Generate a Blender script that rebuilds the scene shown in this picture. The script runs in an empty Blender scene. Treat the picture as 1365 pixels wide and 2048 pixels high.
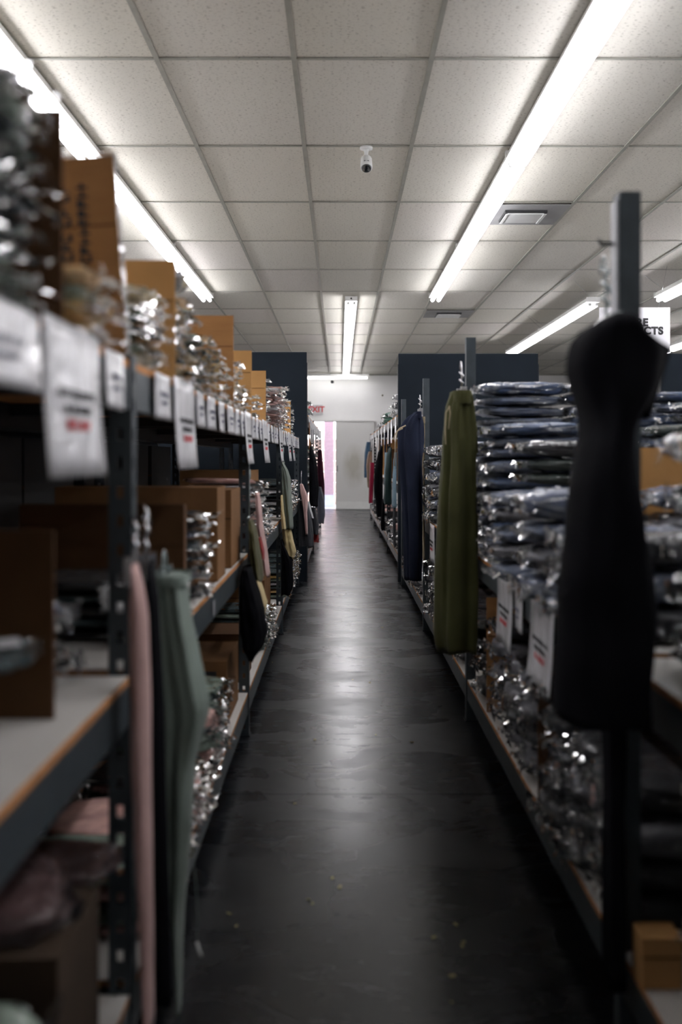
import bpy, bmesh, math, random
from mathutils import Vector, Matrix, noise
random.seed(7)
SC = bpy.context.scene
COL = SC.collection
R = math.radians
# ---------------------------------------------------------------- camera
F, VX, VY, CZ = 1960.0, 681.0, 915.0, 1.10      # focal length in px, vanishing point, eye height
cam = bpy.data.cameras.new('camera'); cam_o = bpy.data.objects.new('camera', cam); COL.objects.link(cam_o)
cam_o.location = (0, 0, CZ); cam_o.rotation_euler = (R(90), 0, 0)
cam.sensor_fit = 'VERTICAL'; cam.sensor_height = 36; cam.sensor_width = 24
cam.lens = F / 2048 * 36
cam.shift_x = (682.5 - VX) / 2048; cam.shift_y = -(1024 - VY) / 2048
cam.clip_start = 0.05; cam.clip_end = 200
cam.dof.use_dof = True; cam.dof.focus_distance = 7.0; cam.dof.aperture_fstop = 2.1
SC.camera = cam_o
# ---------------------------------------------------------------- world, view
w = bpy.data.worlds.new('world'); SC.world = w; w.use_nodes = True
w.node_tree.nodes['Background'].inputs[0].default_value = (0.95, 0.97, 1.0, 1)
w.node_tree.nodes['Background'].inputs[1].default_value = 3.2
SC.view_settings.view_transform = 'Standard'; SC.view_settings.look = 'None'
SC.view_settings.exposure = 0.74; SC.view_settings.gamma = 1.0; SC.view_settings.use_curve_mapping = False
TUBE = 11.0                                      # emission of the fluorescent tubes
H = 2.87                                         # ceiling height
YB = 20.8                                        # back wall

# ---------------------------------------------------------------- materials
def newmat(name):
    m = bpy.data.materials.new(name); m.use_nodes = True
    return m, m.node_tree.nodes, m.node_tree.links, m.node_tree.nodes['Principled BSDF']
def ramp(n, stops):
    r = n.new('ShaderNodeValToRGB'); e = r.color_ramp.elements
    e[0].position, e[0].color = stops[0][0], (*stops[0][1], 1); e[1].position, e[1].color = stops[-1][0], (*stops[-1][1], 1)
    for p, c in stops[1:-1]:
        x = e.new(p); x.color = (*c, 1)
    return r
def coords(n, l, scale=(1, 1, 1), kind='Object'):
    t = n.new('ShaderNodeTexCoord'); m = n.new('ShaderNodeMapping'); m.inputs['Scale'].default_value = scale
    l.new(t.outputs[kind], m.inputs[0]); return m
def mul(c, k): return tuple(min(1, max(0, x * k)) for x in c)
def mat(name, col, rough=.6, var=.15, scale=8, stretch=(1, 1, 1), bump=0, bscale=60, metal=0, coat=0, coat_r=.1, sheen=0, coatbump=0, cb_scale=14, spec=.5):
    m, n, l, p = newmat(name)
    mp = coords(n, l, stretch)
    t = n.new('ShaderNodeTexNoise'); t.inputs['Scale'].default_value = scale; t.inputs['Detail'].default_value = 4
    l.new(mp.outputs[0], t.inputs[0])
    r = ramp(n, [(.3, mul(col, 1 - var)), (.7, mul(col, 1 + var))]); l.new(t.outputs[0], r.inputs[0])
    l.new(r.outputs[0], p.inputs['Base Color'])
    p.inputs['Roughness'].default_value = rough; p.inputs['Metallic'].default_value = metal
    p.inputs['Specular IOR Level'].default_value = spec
    p.inputs['Coat Weight'].default_value = coat; p.inputs['Coat Roughness'].default_value = coat_r
    if sheen:
        p.inputs['Sheen Weight'].default_value = sheen; p.inputs['Sheen Roughness'].default_value = .4
    if bump:
        b = n.new('ShaderNodeTexNoise'); b.inputs['Scale'].default_value = bscale; b.inputs['Detail'].default_value = 3
        l.new(mp.outputs[0], b.inputs[0])
        bn = n.new('ShaderNodeBump'); bn.inputs['Strength'].default_value = bump; bn.inputs['Distance'].default_value = .01
        l.new(b.outputs[0], bn.inputs['Height']); l.new(bn.outputs[0], p.inputs['Normal'])
    if coatbump:
        b = n.new('ShaderNodeTexNoise'); b.inputs['Scale'].default_value = cb_scale; b.inputs['Detail'].default_value = 3; b.inputs['Distortion'].default_value = 1.5
        mo = coords(n, l, (1, 1, 1))
        l.new(mo.outputs[0], b.inputs[0])
        bn = n.new('ShaderNodeBump'); bn.inputs['Strength'].default_value = coatbump; bn.inputs['Distance'].default_value = .02
        l.new(b.outputs[0], bn.inputs['Height']); l.new(bn.outputs[0], p.inputs['Coat Normal'])
    return m
def emit(name, col, s):
    m, n, l, p = newmat(name)
    p.inputs['Base Color'].default_value = (*col, 1); p.inputs['Emission Color'].default_value = (*col, 1); p.inputs['Emission Strength'].default_value = s
    return m
def fabric(name, col, **k):
    if max(col) < .05: k['sheen'] = 0; k['spec'] = .05
    k.setdefault('rough', .9); k.setdefault('bump', .25); k.setdefault('bscale', 260); k.setdefault('sheen', .15); k.setdefault('spec', .2)
    return mat(name, col, **k)
def bagged(name, col):            # folded garment seen under its plastic
    return mat(name, col, rough=.7, var=.35, scale=14, bump=.5, bscale=30, coat=.6, coat_r=.09, coatbump=.8, cb_scale=16, spec=.3)
def plastic_film(name, tint=.015, sc_=13, st_=.6, ro_=.05, ior_=1.40):
    m, n, l, p = newmat(name)
    out = [x for x in n if x.type == 'OUTPUT_MATERIAL'][0]
    n.remove(p)
    tr = n.new('ShaderNodeBsdfTransparent'); gl = n.new('ShaderNodeBsdfGlossy'); df = n.new('ShaderNodeBsdfDiffuse')
    gl.inputs['Roughness'].default_value = ro_; gl.inputs['Color'].default_value = (1, 1, 1, 1); df.inputs['Color'].default_value = (.75, .77, .8, 1)
    fr = n.new('ShaderNodeFresnel'); fr.inputs['IOR'].default_value = ior_
    b = n.new('ShaderNodeTexNoise'); b.inputs['Scale'].default_value = sc_; b.inputs['Detail'].default_value = 2.5; b.inputs['Distortion'].default_value = 1.2
    mo = coords(n, l); l.new(mo.outputs[0], b.inputs[0])
    bn = n.new('ShaderNodeBump'); bn.inputs['Strength'].default_value = st_; bn.inputs['Distance'].default_value = .012
    l.new(b.outputs[0], bn.inputs['Height']); l.new(bn.outputs[0], gl.inputs['Normal']); l.new(bn.outputs[0], fr.inputs['Normal'])
    m1 = n.new('ShaderNodeMixShader'); m1.inputs[0].default_value = tint; l.new(tr.outputs[0], m1.inputs[1]); l.new(df.outputs[0], m1.inputs[2])
    m2 = n.new('ShaderNodeMixShader'); l.new(fr.outputs[0], m2.inputs[0]); l.new(m1.outputs[0], m2.inputs[1]); l.new(gl.outputs[0], m2.inputs[2])
    l.new(m2.outputs[0], out.inputs[0]); return m

MT = {}
MT['steel'] = mat('rack_steel', (.045, .058, .068), rough=.42, var=.2, scale=20, bump=.05, metal=.2)
MT['steel_dark'] = mat('rack_steel_dark', (.010, .013, .018), rough=.5, var=.25, scale=20)
MT['beam_light'] = mat('beam_light_grey', (.42, .42, .43), rough=.5, var=.1)
MT['board'] = mat('melamine_white', (.62, .60, .57), rough=.55, var=.08, scale=5)
MT['board_edge'] = mat('chipboard_edge', (.50, .22, .07), rough=.85, var=.3, scale=60)
MT['card_mid'] = mat('cardboard_brown', (.20, .10, .042), rough=.9, var=.12, scale=6, bump=.1, spec=.2)
MT['card'] = mat('cardboard', (.33, .165, .065), rough=.9, var=.10, scale=6, stretch=(1, 1, 6), bump=.15, bscale=40, spec=.2)
MT['card_light'] = mat('cardboard_light', (.46, .25, .095), rough=.9, var=.08, scale=6, bump=.1, spec=.2)
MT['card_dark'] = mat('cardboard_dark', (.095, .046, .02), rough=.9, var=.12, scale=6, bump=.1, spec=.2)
MT['shade_black'] = mat('shade_black_card', (.012, .012, .013), rough=.5)  # near-black given to the rear boxes in place of shade
MT['tape'] = mat('clear_tape', (.42, .28, .14), rough=.2, coat=.6)
MT['ink'] = mat('black_ink', (.02, .02, .022), rough=.6)
MT['greyink'] = mat('grey_ink', (.16, .16, .22), rough=.6)
MT['redink'] = mat('red_ink', (.62, .05, .06), rough=.6)
MT['paper'] = mat('paper_in_sleeve', (.66, .66, .69), rough=.5, var=.05, scale=5, coat=.8, coat_r=.12, coatbump=.5, cb_scale=9)
MT['white_metal'] = mat('white_enamel', (.80, .80, .78), rough=.35, var=.04)
MT['white_plastic'] = mat('white_plastic', (.72, .73, .72), rough=.35, var=.05)
MT['black_glass'] = mat('black_glass', (.01, .012, .014), rough=.08, coat=1)
MT['tube'] = emit('fluorescent_tube', (.97, .96, 1.0), TUBE)
MT['tube_dim'] = emit('dimmed_fluorescent_tube', (1, .99, .98), TUBE * .5)  # weaker emission keeps the back wall from washing out
MT['wall'] = mat('wall_paint', (.82, .81, .80), rough=.7, var=.04, scale=1.5)
MT['navy'] = mat('navy_panel_paint', (.012, .017, .024), rough=.75, var=.12, scale=3, spec=.12)
MT['chrome'] = mat('chrome', (.6, .6, .62), rough=.2, metal=1, var=.05)
MT['clear'] = mat('clear_hanger_plastic', (.30, .36, .36), rough=.15, coat=1, var=.1)
MT['film'] = plastic_film('polythene_film')
MT['film3'] = plastic_film('cloudy_polythene_film', .09, 20, .8, .09, 1.48)
MT['film2'] = plastic_film('milky_polythene_film', .28)
MT['grid'] = mat('ceiling_grid', (.34, .335, .29), rough=.5, var=.1, scale=12)

# ceiling tile: fissured mineral fibre, slight tint difference from tile to tile
def tile_mat():
    m, n, l, p = newmat('fissured_ceiling_tile')
    mp = coords(n, l, (55, 150, 40)); t = n.new('ShaderNodeTexNoise'); t.inputs['Scale'].default_value = 1.0; t.inputs['Detail'].default_value = 2.5
    l.new(mp.outputs[0], t.inputs[0])
    r = ramp(n, [(.33, (.42, .40, .37)), (.39, (1, 1, 1))]); l.new(t.outputs[0], r.inputs[0])
    oi = n.new('ShaderNodeObjectInfo'); r2 = ramp(n, [(0, (.69, .665, .59)), (.5, (.70, .68, .62)), (1, (.71, .67, .62))]); l.new(oi.outputs['Random'], r2.inputs[0])
    mx = n.new('ShaderNodeMixRGB'); mx.blend_type = 'MULTIPLY'; mx.inputs[0].default_value = 1; l.new(r2.outputs[0], mx.inputs[1]); l.new(r.outputs[0], mx.inputs[2])
    l.new(mx.outputs[0], p.inputs['Base Color']); p.inputs['Roughness'].default_value = .9; p.inputs['Specular IOR Level'].default_value = .2
    bn = n.new('ShaderNodeBump'); bn.inputs['Strength'].default_value = .4; bn.inputs['Distance'].default_value = .004
    l.new(r.outputs[0], bn.inputs['Height']); l.new(bn.outputs[0], p.inputs['Normal'])
    return m
MT['tile'] = tile_mat()
# floor: worn, glossy dark painted concrete with scuffs
def floor_mat():
    m, n, l, p = newmat('dark_painted_concrete')
    mp = coords(n, l, (1, 1, 1))
    a = n.new('ShaderNodeTexNoise'); a.inputs['Scale'].default_value = 1.6; a.inputs['Detail'].default_value = 8; a.inputs['Roughness'].default_value = .65
    l.new(mp.outputs[0], a.inputs[0])
    mp2 = coords(n, l, (1.0, 1.5, 1)); b = n.new('ShaderNodeTexNoise'); b.inputs['Scale'].default_value = 2.2; b.inputs['Detail'].default_value = 6; b.inputs['Distortion'].default_value = .8
    l.new(mp2.outputs[0], b.inputs[0])
    c = n.new('ShaderNodeTexNoise'); c.inputs['Scale'].default_value = 70; c.inputs['Detail'].default_value = 2; l.new(mp.outputs[0], c.inputs[0])
    r = ramp(n, [(.3, (.004, .0048, .0065)), (.62, (.008, .0092, .012)), (.8, (.020, .021, .024))]); l.new(a.outputs[0], r.inputs[0])
    r3 = ramp(n, [(.74, (0, 0, 0)), (.80, (.10, .09, .07))]); l.new(c.outputs[0], r3.inputs[0])
    ad = n.new('ShaderNodeMixRGB'); ad.blend_type = 'ADD'; ad.inputs[0].default_value = 1; l.new(r.outputs[0], ad.inputs[1]); l.new(r3.outputs[0], ad.inputs[2])
    mps = coords(n, l, (7, 26, 1)); sc2 = n.new('ShaderNodeTexNoise'); sc2.inputs['Scale'].default_value = 1; sc2.inputs['Detail'].default_value = 5; sc2.inputs['Roughness'].default_value = .7; l.new(mps.outputs[0], sc2.inputs[0])
    r4 = ramp(n, [(.64, (0, 0, 0)), (.76, (.022, .021, .019))]); l.new(sc2.outputs[0], r4.inputs[0])
    ad2 = n.new('ShaderNodeMixRGB'); ad2.blend_type = 'ADD'; ad2.inputs[0].default_value = 1; l.new(ad.outputs[0], ad2.inputs[1]); l.new(r4.outputs[0], ad2.inputs[2]); ad = ad2
    l.new(ad.outputs[0], p.inputs['Base Color'])
    rr = ramp(n, [(.25, (.36,) * 3), (.5, (.27,) * 3), (.75, (.23,) * 3)]); l.new(b.outputs[0], rr.inputs[0]); r5 = ramp(n, [(.56, (0, 0, 0)), (.74, (.13,) * 3)]); l.new(sc2.outputs[0], r5.inputs[0])
    ra = n.new('ShaderNodeMixRGB'); ra.blend_type = 'ADD'; ra.inputs[0].default_value = 1; l.new(rr.outputs[0], ra.inputs[1]); l.new(r5.outputs[0], ra.inputs[2]); l.new(ra.outputs[0], p.inputs['Roughness']); p.inputs['IOR'].default_value = 1.46
    bn = n.new('ShaderNodeBump'); bn.inputs['Strength'].default_value = .03; bn.inputs['Distance'].default_value = .002
    l.new(a.outputs[0], bn.inputs['Height']); l.new(bn.outputs[0], p.inputs['Normal'])
    return m
MT['floor'] = floor_mat()
def stained_wall():
    m, n, l, p = newmat('scuffed_white_door')
    mp = coords(n, l, (1, 1, 1), 'Generated')
    g = n.new('ShaderNodeTexGradient'); g.gradient_type = 'SPHERICAL'
    mm = n.new('ShaderNodeMapping'); mm.inputs['Location'].default_value = (-1.4, 0, -1.75); mm.inputs['Scale'].default_value = (3.0, 0, 3.6); l.new(mp.outputs[0], mm.inputs[0]); l.new(mm.outputs[0], g.inputs[0])
    t = n.new('ShaderNodeTexNoise'); t.inputs['Scale'].default_value = 5; t.inputs['Detail'].default_value = 5; l.new(mp.outputs[0], t.inputs[0])
    mx = n.new('ShaderNodeMath'); mx.operation = 'MULTIPLY'; l.new(g.outputs[0], mx.inputs[0]); l.new(t.outputs[0], mx.inputs[1])
    r = ramp(n, [(.0, (.72, .71, .69)), (.35, (.52, .50, .44))]); l.new(mx.outputs[0], r.inputs[0])
    l.new(r.outputs[0], p.inputs['Base Color']); p.inputs['Roughness'].default_value = .5
    return m
MT['door'] = stained_wall()

# ---------------------------------------------------------------- mesh helpers
class MB:
    def __init__(s): s.v = []; s.f = []; s.mi = []; s.sm = []
    def add(s, vs, fs, mi=0, smooth=False):
        o = len(s.v); s.v += [tuple(v) for v in vs]
        for f in fs: s.f.append([o + i for i in f]); s.mi.append(mi); s.sm.append(smooth)
        return s
    def box(s, x0, x1, y0, y1, z0, z1, mi=0, M=None):
        vs = [Vector(p) for p in ((x0,y0,z0),(x1,y0,z0),(x1,y1,z0),(x0,y1,z0),(x0,y0,z1),(x1,y0,z1),(x1,y1,z1),(x0,y1,z1))]
        if M is not None: vs = [M @ v for v in vs]
        return s.add(vs, [(3,2,1,0),(4,5,6,7),(0,1,5,4),(1,2,6,5),(2,3,7,6),(3,0,4,7)], mi)
    def tube(s, pts, r, seg=8, mi=0, cap=True, flat=1.0):
        pts = [Vector(p) for p in pts]; rings = []
        rr = r if isinstance(r, (list, tuple)) else [r] * len(pts)
        prev = None
        for i, p in enumerate(pts):
            d = (pts[min(i + 1, len(pts) - 1)] - pts[max(i - 1, 0)]).normalized()
            u = prev if prev is not None else (Vector((0, 0, 1)) if abs(d.z) < .9 else Vector((1, 0, 0)))
            a = d.cross(u).normalized(); b = a.cross(d).normalized(); prev = b
            rings.append([p + a * math.cos(t) * rr[i] + b * math.sin(t) * rr[i] * flat for t in [2 * math.pi * k / seg for k in range(seg)]])
        vs = [v for r_ in rings for v in r_]; fs = []
        for i in range(len(rings) - 1):
            for k in range(seg):
                fs.append((i*seg+k, i*seg+(k+1)%seg, (i+1)*seg+(k+1)%seg, (i+1)*seg+k))
        if cap: fs.append(tuple(reversed(range(seg)))); fs.append(tuple((len(rings)-1)*seg + k for k in range(seg)))
        return s.add(vs, fs, mi, True)
    def mesh(s, name, mats):
        me = bpy.data.meshes.new(name); me.from_pydata(s.v, [], s.f)
        for m in mats: me.materials.append(m)
        me.polygons.foreach_set('material_index', s.mi); me.polygons.foreach_set('use_smooth', s.sm); me.update()
        bm = bmesh.new(); bm.from_mesh(me); bmesh.ops.recalc_face_normals(bm, faces=bm.faces); bm.to_mesh(me); bm.free()
        return me
    def build(s, name, mats, parent=None, loc=(0, 0, 0), rot=(0, 0, 0)):
        if not isinstance(mats, (list, tuple)): mats = [mats]
        return link(name, s.mesh(name, [MT[m] if isinstance(m, str) else m for m in mats]), parent, loc, rot)
def link(name, data, parent=None, loc=(0, 0, 0), rot=(0, 0, 0)):
    o = bpy.data.objects.new(name, data); COL.objects.link(o); o.location = loc; o.rotation_euler = rot
    if parent is not None: o.parent = parent
    return o
def tag(o, label=None, cat=None, group=None, kind=None):
    if label: o['label'] = label
    if cat: o['category'] = cat
    if group: o['group'] = group
    if kind: o['kind'] = kind
    return o
def empty(name, loc=(0, 0, 0), rot=(0, 0, 0)):
    o = link(name, None, None, loc, rot); o.empty_display_size = .05; return o
def box_obj(name, x0, x1, y0, y1, z0, z1, m, parent=None):
    cx, cy, cz = (x0+x1)/2, (y0+y1)/2, (z0+z1)/2
    return MB().box(x0-cx, x1-cx, y0-cy, y1-cy, z0-cz, z1-cz).build(name, m, parent, (cx, cy, cz))
def copy_tree(o, parent=None):
    c = o.copy(); COL.objects.link(c)
    if parent is not None: c.parent = parent
    for ch in list(o.children): copy_tree(ch, c)
    return c
def PX(px, Y): return (px - VX) * Y / F
def PZ(py, Y): return CZ + (VY - py) * Y / F
ORD = ['', 'second', 'third', 'fourth', 'fifth', 'sixth', 'seventh', 'eighth', 'ninth', 'tenth', 'eleventh', 'twelfth', 'thirteenth', 'fourteenth', 'fifteenth', 'sixteenth', 'seventeenth', 'eighteenth']
def text_mesh(txt, size, m, parent, loc, rot, off=.0, ext=.002, space=1.0, line=.85):
    c = bpy.data.curves.new('txt', 'FONT'); c.body = txt; c.size = size; c.align_x = 'CENTER'; c.align_y = 'CENTER'; c.extrude = ext; c.offset = off; c.space_character = space; c.space_line = line
    t = bpy.data.objects.new('txt', c); COL.objects.link(t); bpy.context.view_layer.update()
    me = bpy.data.meshes.new_from_object(t.evaluated_get(bpy.context.evaluated_depsgraph_get())); bpy.data.objects.remove(t)
    me.materials.clear(); me.materials.append(MT[m]); return link('lettering', me, parent, loc, rot)

# ================================================================ SETTING
XL, XR, YF = -4.6, 8.0, -2.6
fl = box_obj('floor', XL, XR, YF, YB, -.12, -.006, 'ink'); tag(fl, kind='structure')
for y0, y1 in ((YF, 3.2), (3.204, 9.37), (9.378, 15.2), (15.204, YB + .3)):
    s = MB().box(XL, XR, y0, y1, -.03, 0).build('floor_slab', 'floor'); s.parent = fl; s.matrix_parent_inverse = fl.matrix_world.inverted(); s.matrix_parent_inverse = Matrix.Translation(-fl.location)
tag(box_obj('wall_left', XL - .1, XL, YF, YB, 0, H, 'wall'), kind='structure')
tag(box_obj('wall_right', XR, XR + .1, YF, YB, 0, H, 'wall'), kind='structure')
tag(box_obj('wall_front', XL, XR, YF - .1, YF, 0, H, 'wall'), kind='structure')
DX0, DX1, DZ = -.98, -.095, 1.865                # doorway
wb = MB().box(XL, DX0, YB, YB + .18, 0, H + .1).box(DX1, XR, YB, YB + .18, 0, H + .1).box(DX0, DX1, YB, YB + .18, DZ, H + .1).build('wall_back', 'wall'); tag(wb, kind='structure')
# sliding door leaf pulled aside
dl = empty('door_1', (.30, YB - .06, .01)); tag(dl, kind='structure')
MB().box(-.39, .42, -.025, .025, 0, 1.85).build('door_leaf', 'door', dl)
MB().box(-.39, .42, -.035, -.0252, 0, .16).build('kick_plate', 'white_metal', dl)
MB().box(-.375, -.355, -.05, -.0255, .8, .92).build('door_handle', 'chrome', dl)
MB().box(-1.3, .45, -.04, .04, 1.856, 1.885).build('door_track', 'wall', dl)
tag(MB().box(DX0 - .03, DX0, -.02, .19, 0, DZ).box(DX1, DX1 + .012, -.02, .19, 0, DZ).box(DX0 - .03, DX1 + .012, -.02, .19, DZ, DZ + .02).build('trim_1', 'white_metal', None, (0, YB, 0)), kind='structure')
# outside
out = box_obj('outside_ground', -6, 6, YB + .18, YB + 12, -.14, -.02, mat('pale_paving', (.62, .62, .66), var=.1)); tag(out, kind='structure')  # pale concrete ground beyond the doorway
pil = MB().box(-.34, -.13, 0, .25, 0, 2.6).box(-.36, -.11, -.02, .27, 0, .28, 1).build('outside_pillar', [mat('mauve_paint', (.40, .28, .36), var=.08, scale=20), mat('pale_blue_base', (.50, .55, .72), var=.1)], None, (-.02, YB + 1.2, -.02)); tag(pil, kind='structure')
hw = MB()
for i in range(60):                              # pinkish rubble wall outside
    x = -3 + (i % 10) * .42 + (.2 if (i // 10) % 2 else 0); z = (i // 10) * .26
    hw.box(x + .01, x + .40, random.uniform(-.03, .02), .3, z + .01, z + .25)
tag(hw.build('outside_stone_wall', mat('pink_stone', (.74, .50, .44), var=.3, scale=9), None, (0, YB + 2.6, -.02)), kind='structure')

# ceiling with lay-in tiles
TX, TY, TX0, TY0 = .61, 1.22, -.815, 4.35
ce = box_obj('ceiling', XL, XR, YF, YB, H + .10, H + .15, 'wall'); tag(ce, kind='structure')
inv = Matrix.Translation(-ce.location)
def under(o, p):
    o.parent = p; o.matrix_parent_inverse = Matrix.Translation(-Vector(p.location)); return o
tile_me = MB().box(-TX/2+.002, TX/2-.002, -TY/2+.002, TY/2-.002, 0, .016).mesh('ceiling_tile', [MT['tile']])
ivent = [(3, 2), (3, 6)]
rest = MB()
jx0 = int(math.floor((XL - TX0) / TX)); jx1 = int(math.ceil((XR - TX0) / TX))
for k in range(-6, 15):
    yc = TY0 + TY * (k + .5)
    if yc - TY/2 > YB: continue
    for j in range(jx0, jx1):
        xc = TX0 + TX * (j + .5)
        seen = yc > 2.6 and abs(xc) < .36 * (yc + .6) + .5
        if seen:
            t = link('ceiling_tile', tile_me, None, (xc, yc, H + .004 + random.uniform(0, .0015)), (random.uniform(-.001, .001), random.uniform(-.002, .002), 0)); under(t, ce)
        else:
            rest.box(xc - TX/2, xc + TX/2, yc - TY/2, yc + TY/2, H + .004, H + .02)
under(tag(rest.build('ceiling_tile', 'tile'), kind='stuff'), ce)
for j in range(jx0, jx1 + 1):                    # main runners
    x = TX0 + TX * j
    if XL < x < XR: under(MB().box(-.0115, .0115, 0, YB - YF - .02, 0, .006).box(-.004, .004, 0, YB - YF - .02, .006, .035).build('ceiling_runner', 'grid', None, (x, YF + .01, H - .006)), ce)
for k in range(-5, 14):
    y = TY0 + TY * k
    if y < YB: under(MB().box(0, XR - XL - .02, -.0085, .0085, 0, .004).build('ceiling_cross_bar', 'grid', None, (XL + .01, y, H - .0035)), ce)
tag(box_obj('trim_2', XL, XR, YB - .025, YB, H - .03, H, 'grid'), kind='structure')

# ================================================================ LAMPS
def strip_mesh():
    hs = MB(); L = 2.43
    hs.add([(-.052,0,0),(.052,0,0),(.066,0,-.045),(-.066,0,-.045),(-.052,L,0),(.052,L,0),(.066,L,-.045),(-.066,L,-.045)], [(0,1,2,3),(7,6,5,4),(0,4,5,1),(1,5,6,2),(2,6,7,3),(3,7,4,0)])
    tb = MB().tube([(0, .035, 0), (0, L - .035, 0)], .019, 12)
    so = MB().box(-.014, .014, 0, .032, -.075, -.0455)
    cl = MB().box(-.068, .068, 0, .012, -.05, .002)
    kn = MB().tube([(0, -.003, -.022), (0, .002, -.022)], .010, 10)
    return [hs.mesh('housing', [MT['white_metal']]), tb.mesh('tube', [MT['tube']]), so.mesh('lamp_socket', [MT['white_plastic']]), cl.mesh('end_cap', [MT['white_metal']]), kn.mesh('knockout', [MT['ink']])]
SM = strip_mesh()
def strip(x, y, label, z=H - .008, rz=0, wires=False, single=False, hole=False, dim=False):
    r = empty('strip_light', (x, y, z), (0, 0, rz)); tag(r, label, 'light', 'bare fluorescent strip lights on the ceiling')
    link('housing', SM[0], r)
    for sx in ([0] if single else [-.033, .033]):
        t_ = link('tube', SM[1], r, (sx, 0, -.078))
        if rz: t_.material_slots[0].link = 'OBJECT'; t_.material_slots[0].material = MT['tube_dim']
        for yy in (.003, 2.395): link('lamp_socket', SM[2], r, (sx, yy, -.012))
    link('end_cap', SM[3], r, (0, -.001, 0)); link('end_cap', SM[3], r, (0, 2.42, 0))
    if hole: link('knockout', SM[4], r)
    if wires:
        for yy in (.08, 2.3):
            d = .20 if yy < 1 else .05
            for s in (-1, 1): MB().tube([(0, yy, 0), (s * .22, yy - d, H - z - .008)], .0018, 5).build('hanger_wire', 'chrome', r)
ordn = ['', 'second', 'third', 'fourth', 'fifth']
for i, y in enumerate((.77, 3.21, 5.65, 8.09)):
    strip(1.02, y, 'twin tube strip light in the right ceiling row, %s from its far end' % ['fourth', 'third', 'second', 'first'][i])
for i, y in enumerate((.77, 3.21, 5.65, 8.09)):
    strip(-1.43, y, 'twin tube strip light above the left rack, %s from its far end' % ['fourth', 'third', 'second', 'first'][i])
for i, y in enumerate((10.72, 13.16, 15.6, 18.04)):
    strip(.12, y, 'strip light in the far centre ceiling row, %s from the camera' % ['first', 'second', 'third', 'fourth'][i], hole=(i == 0))
strip(.60, YB - .32, 'strip light mounted crosswise at the top of the back wall', rz=R(90), z=H - .03, single=True)
strip(-1.90, YB - .32, 'crosswise strip light at back wall, left one hidden beyond navy panel', rz=R(90), z=H - .03, single=True)
strip(2.56, 9.9, 'wire hung strip light behind the tall blurred rack post', z=H - .15, wires=True)
strip(2.56, 12.34, 'wire hung strip light continuing behind the right navy panel', z=H - .15, wires=True)
strip(3.15, 7.2, 'wire hung strip light end above the white hanging sign', z=H - .15, wires=True)
strip(3.15, 4.76, 'wire hung strip light beyond the right frame edge', z=H - .15, wires=True)
strip(4.75, 11.7, 'wire hung strip light end right of the white hanging sign', z=H - .15, wires=True)
strip(4.75, 14.2, 'wire hung strip light low behind the white hanging sign', z=H - .15, wires=True)
for k in range(4): strip(4.75, 1.94 + 2.44 * k, 'added wire hung strip light in the far right row, %s one outside the frame' % ['nearest', 'second', 'third', 'fourth'][k], z=H - .15)  # unseen, row carried on toward the camera for more ambient light
for k in range(2): strip(3.15, -.12 + 2.44 * k, 'added wire hung strip light right of the tall post row, %s outside the frame' % ['nearest', 'second'][k], z=H - .15)  # added out of view to lift the ambient light
for k in range(4): strip(-3.2, .8 + 2.44 * k, 'added strip light over the hidden left aisle, %s from the camera' % ['first', 'second', 'third', 'fourth'][k])  # unseen row added to brighten the room
for k in range(4): strip(6.6, .8 + 4.0 * k, 'added strip light by the right wall, %s from the camera' % ['first', 'second', 'third', 'fourth'][k])  # unseen row added as ambient fill
strip(-3.2, 11.0, 'added strip light over the far left aisle', single=False)  # added out of view for general brightness
strip(-3.2, 16.0, 'added strip light over the far left aisle near back wall', single=False)  # another unseen light added for general brightness

# vents
def vent(x, y, label, gx=1.0):
    r = empty('ceiling_vent', (x, y, H - .006)); tag(r, label, 'vent', 'ceiling air vents')
    MB().box(-.285, .285, -.29, .29, -.004, 0).build('vent_plate', mat('vent_grey', (.30, .30, .30), var=.12, scale=5), r)
    MB().box(-.13, .13, -.13, .13, -.03, -.022).build('diffuser', 'white_plastic', r)
    MB().box(-.15, .15, -.15, .15, -.0218, -.0045).build('vent_throat', 'ink', r)
    for a, b in (((-.145, -.125), (-.145, .145)), ((.125, .145), (-.145, .145))):
        MB().box(a[0], a[1], b[0], b[1], -.034, -.0302).build('vent_rim', 'white_plastic', r)
vent(1.325, 7.12, 'square grey ceiling vent beside the right strip lights, nearer one')
vent(1.325, 12.05, 'small far grey ceiling vent beyond the right strip lights')

# security camera
r = empty('security_camera', (.148, 5.57, H - .006)); tag(r, 'white bullet security camera hanging from the ceiling centre', 'camera')
MB().tube([(0, 0, 0), (0, 0, -.012)], .036, 24).build('mount_plate', 'white_plastic', r)
MB().tube([(0, 0, -.012), (0, 0, -.03), (0, -.004, -.05), (0, -.002, -.075)], [.015, .012, .010, .013], 12).build('arm', 'white_plastic', r)
MB().tube([(0, .02, -.055), (0, .012, -.066), (0, -.024, -.118), (0, -.030, -.128)], [.024, .032, .034, .033], 20).build('camera_body', 'white_plastic', r)
MB().tube([(0, -.0305, -.1285), (0, -.0345, -.135)], [.030, .026], 20).build('camera_lens', 'black_glass', r)
MB().box(-.014, .014, -.0445, -.0435, -.108, -.088).build('sticker', 'ink', r)

# exit sign
r = empty('exit_sign', (PX(634, 20.7), YB - .03, PZ(819, 20.7) )); tag(r, 'white exit sign with red letters on the back wall above the doorway', 'sign')
MB().box(-.15, .13, -.02, .028, -.10, .10).build('sign_box', mat('exit_box', (.55, .55, .56), rough=.4), r)
text_mesh('EXIT', .17, 'redink', r, (-.01, -.0225, 0), (R(90), 0, 0), off=.004)
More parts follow.
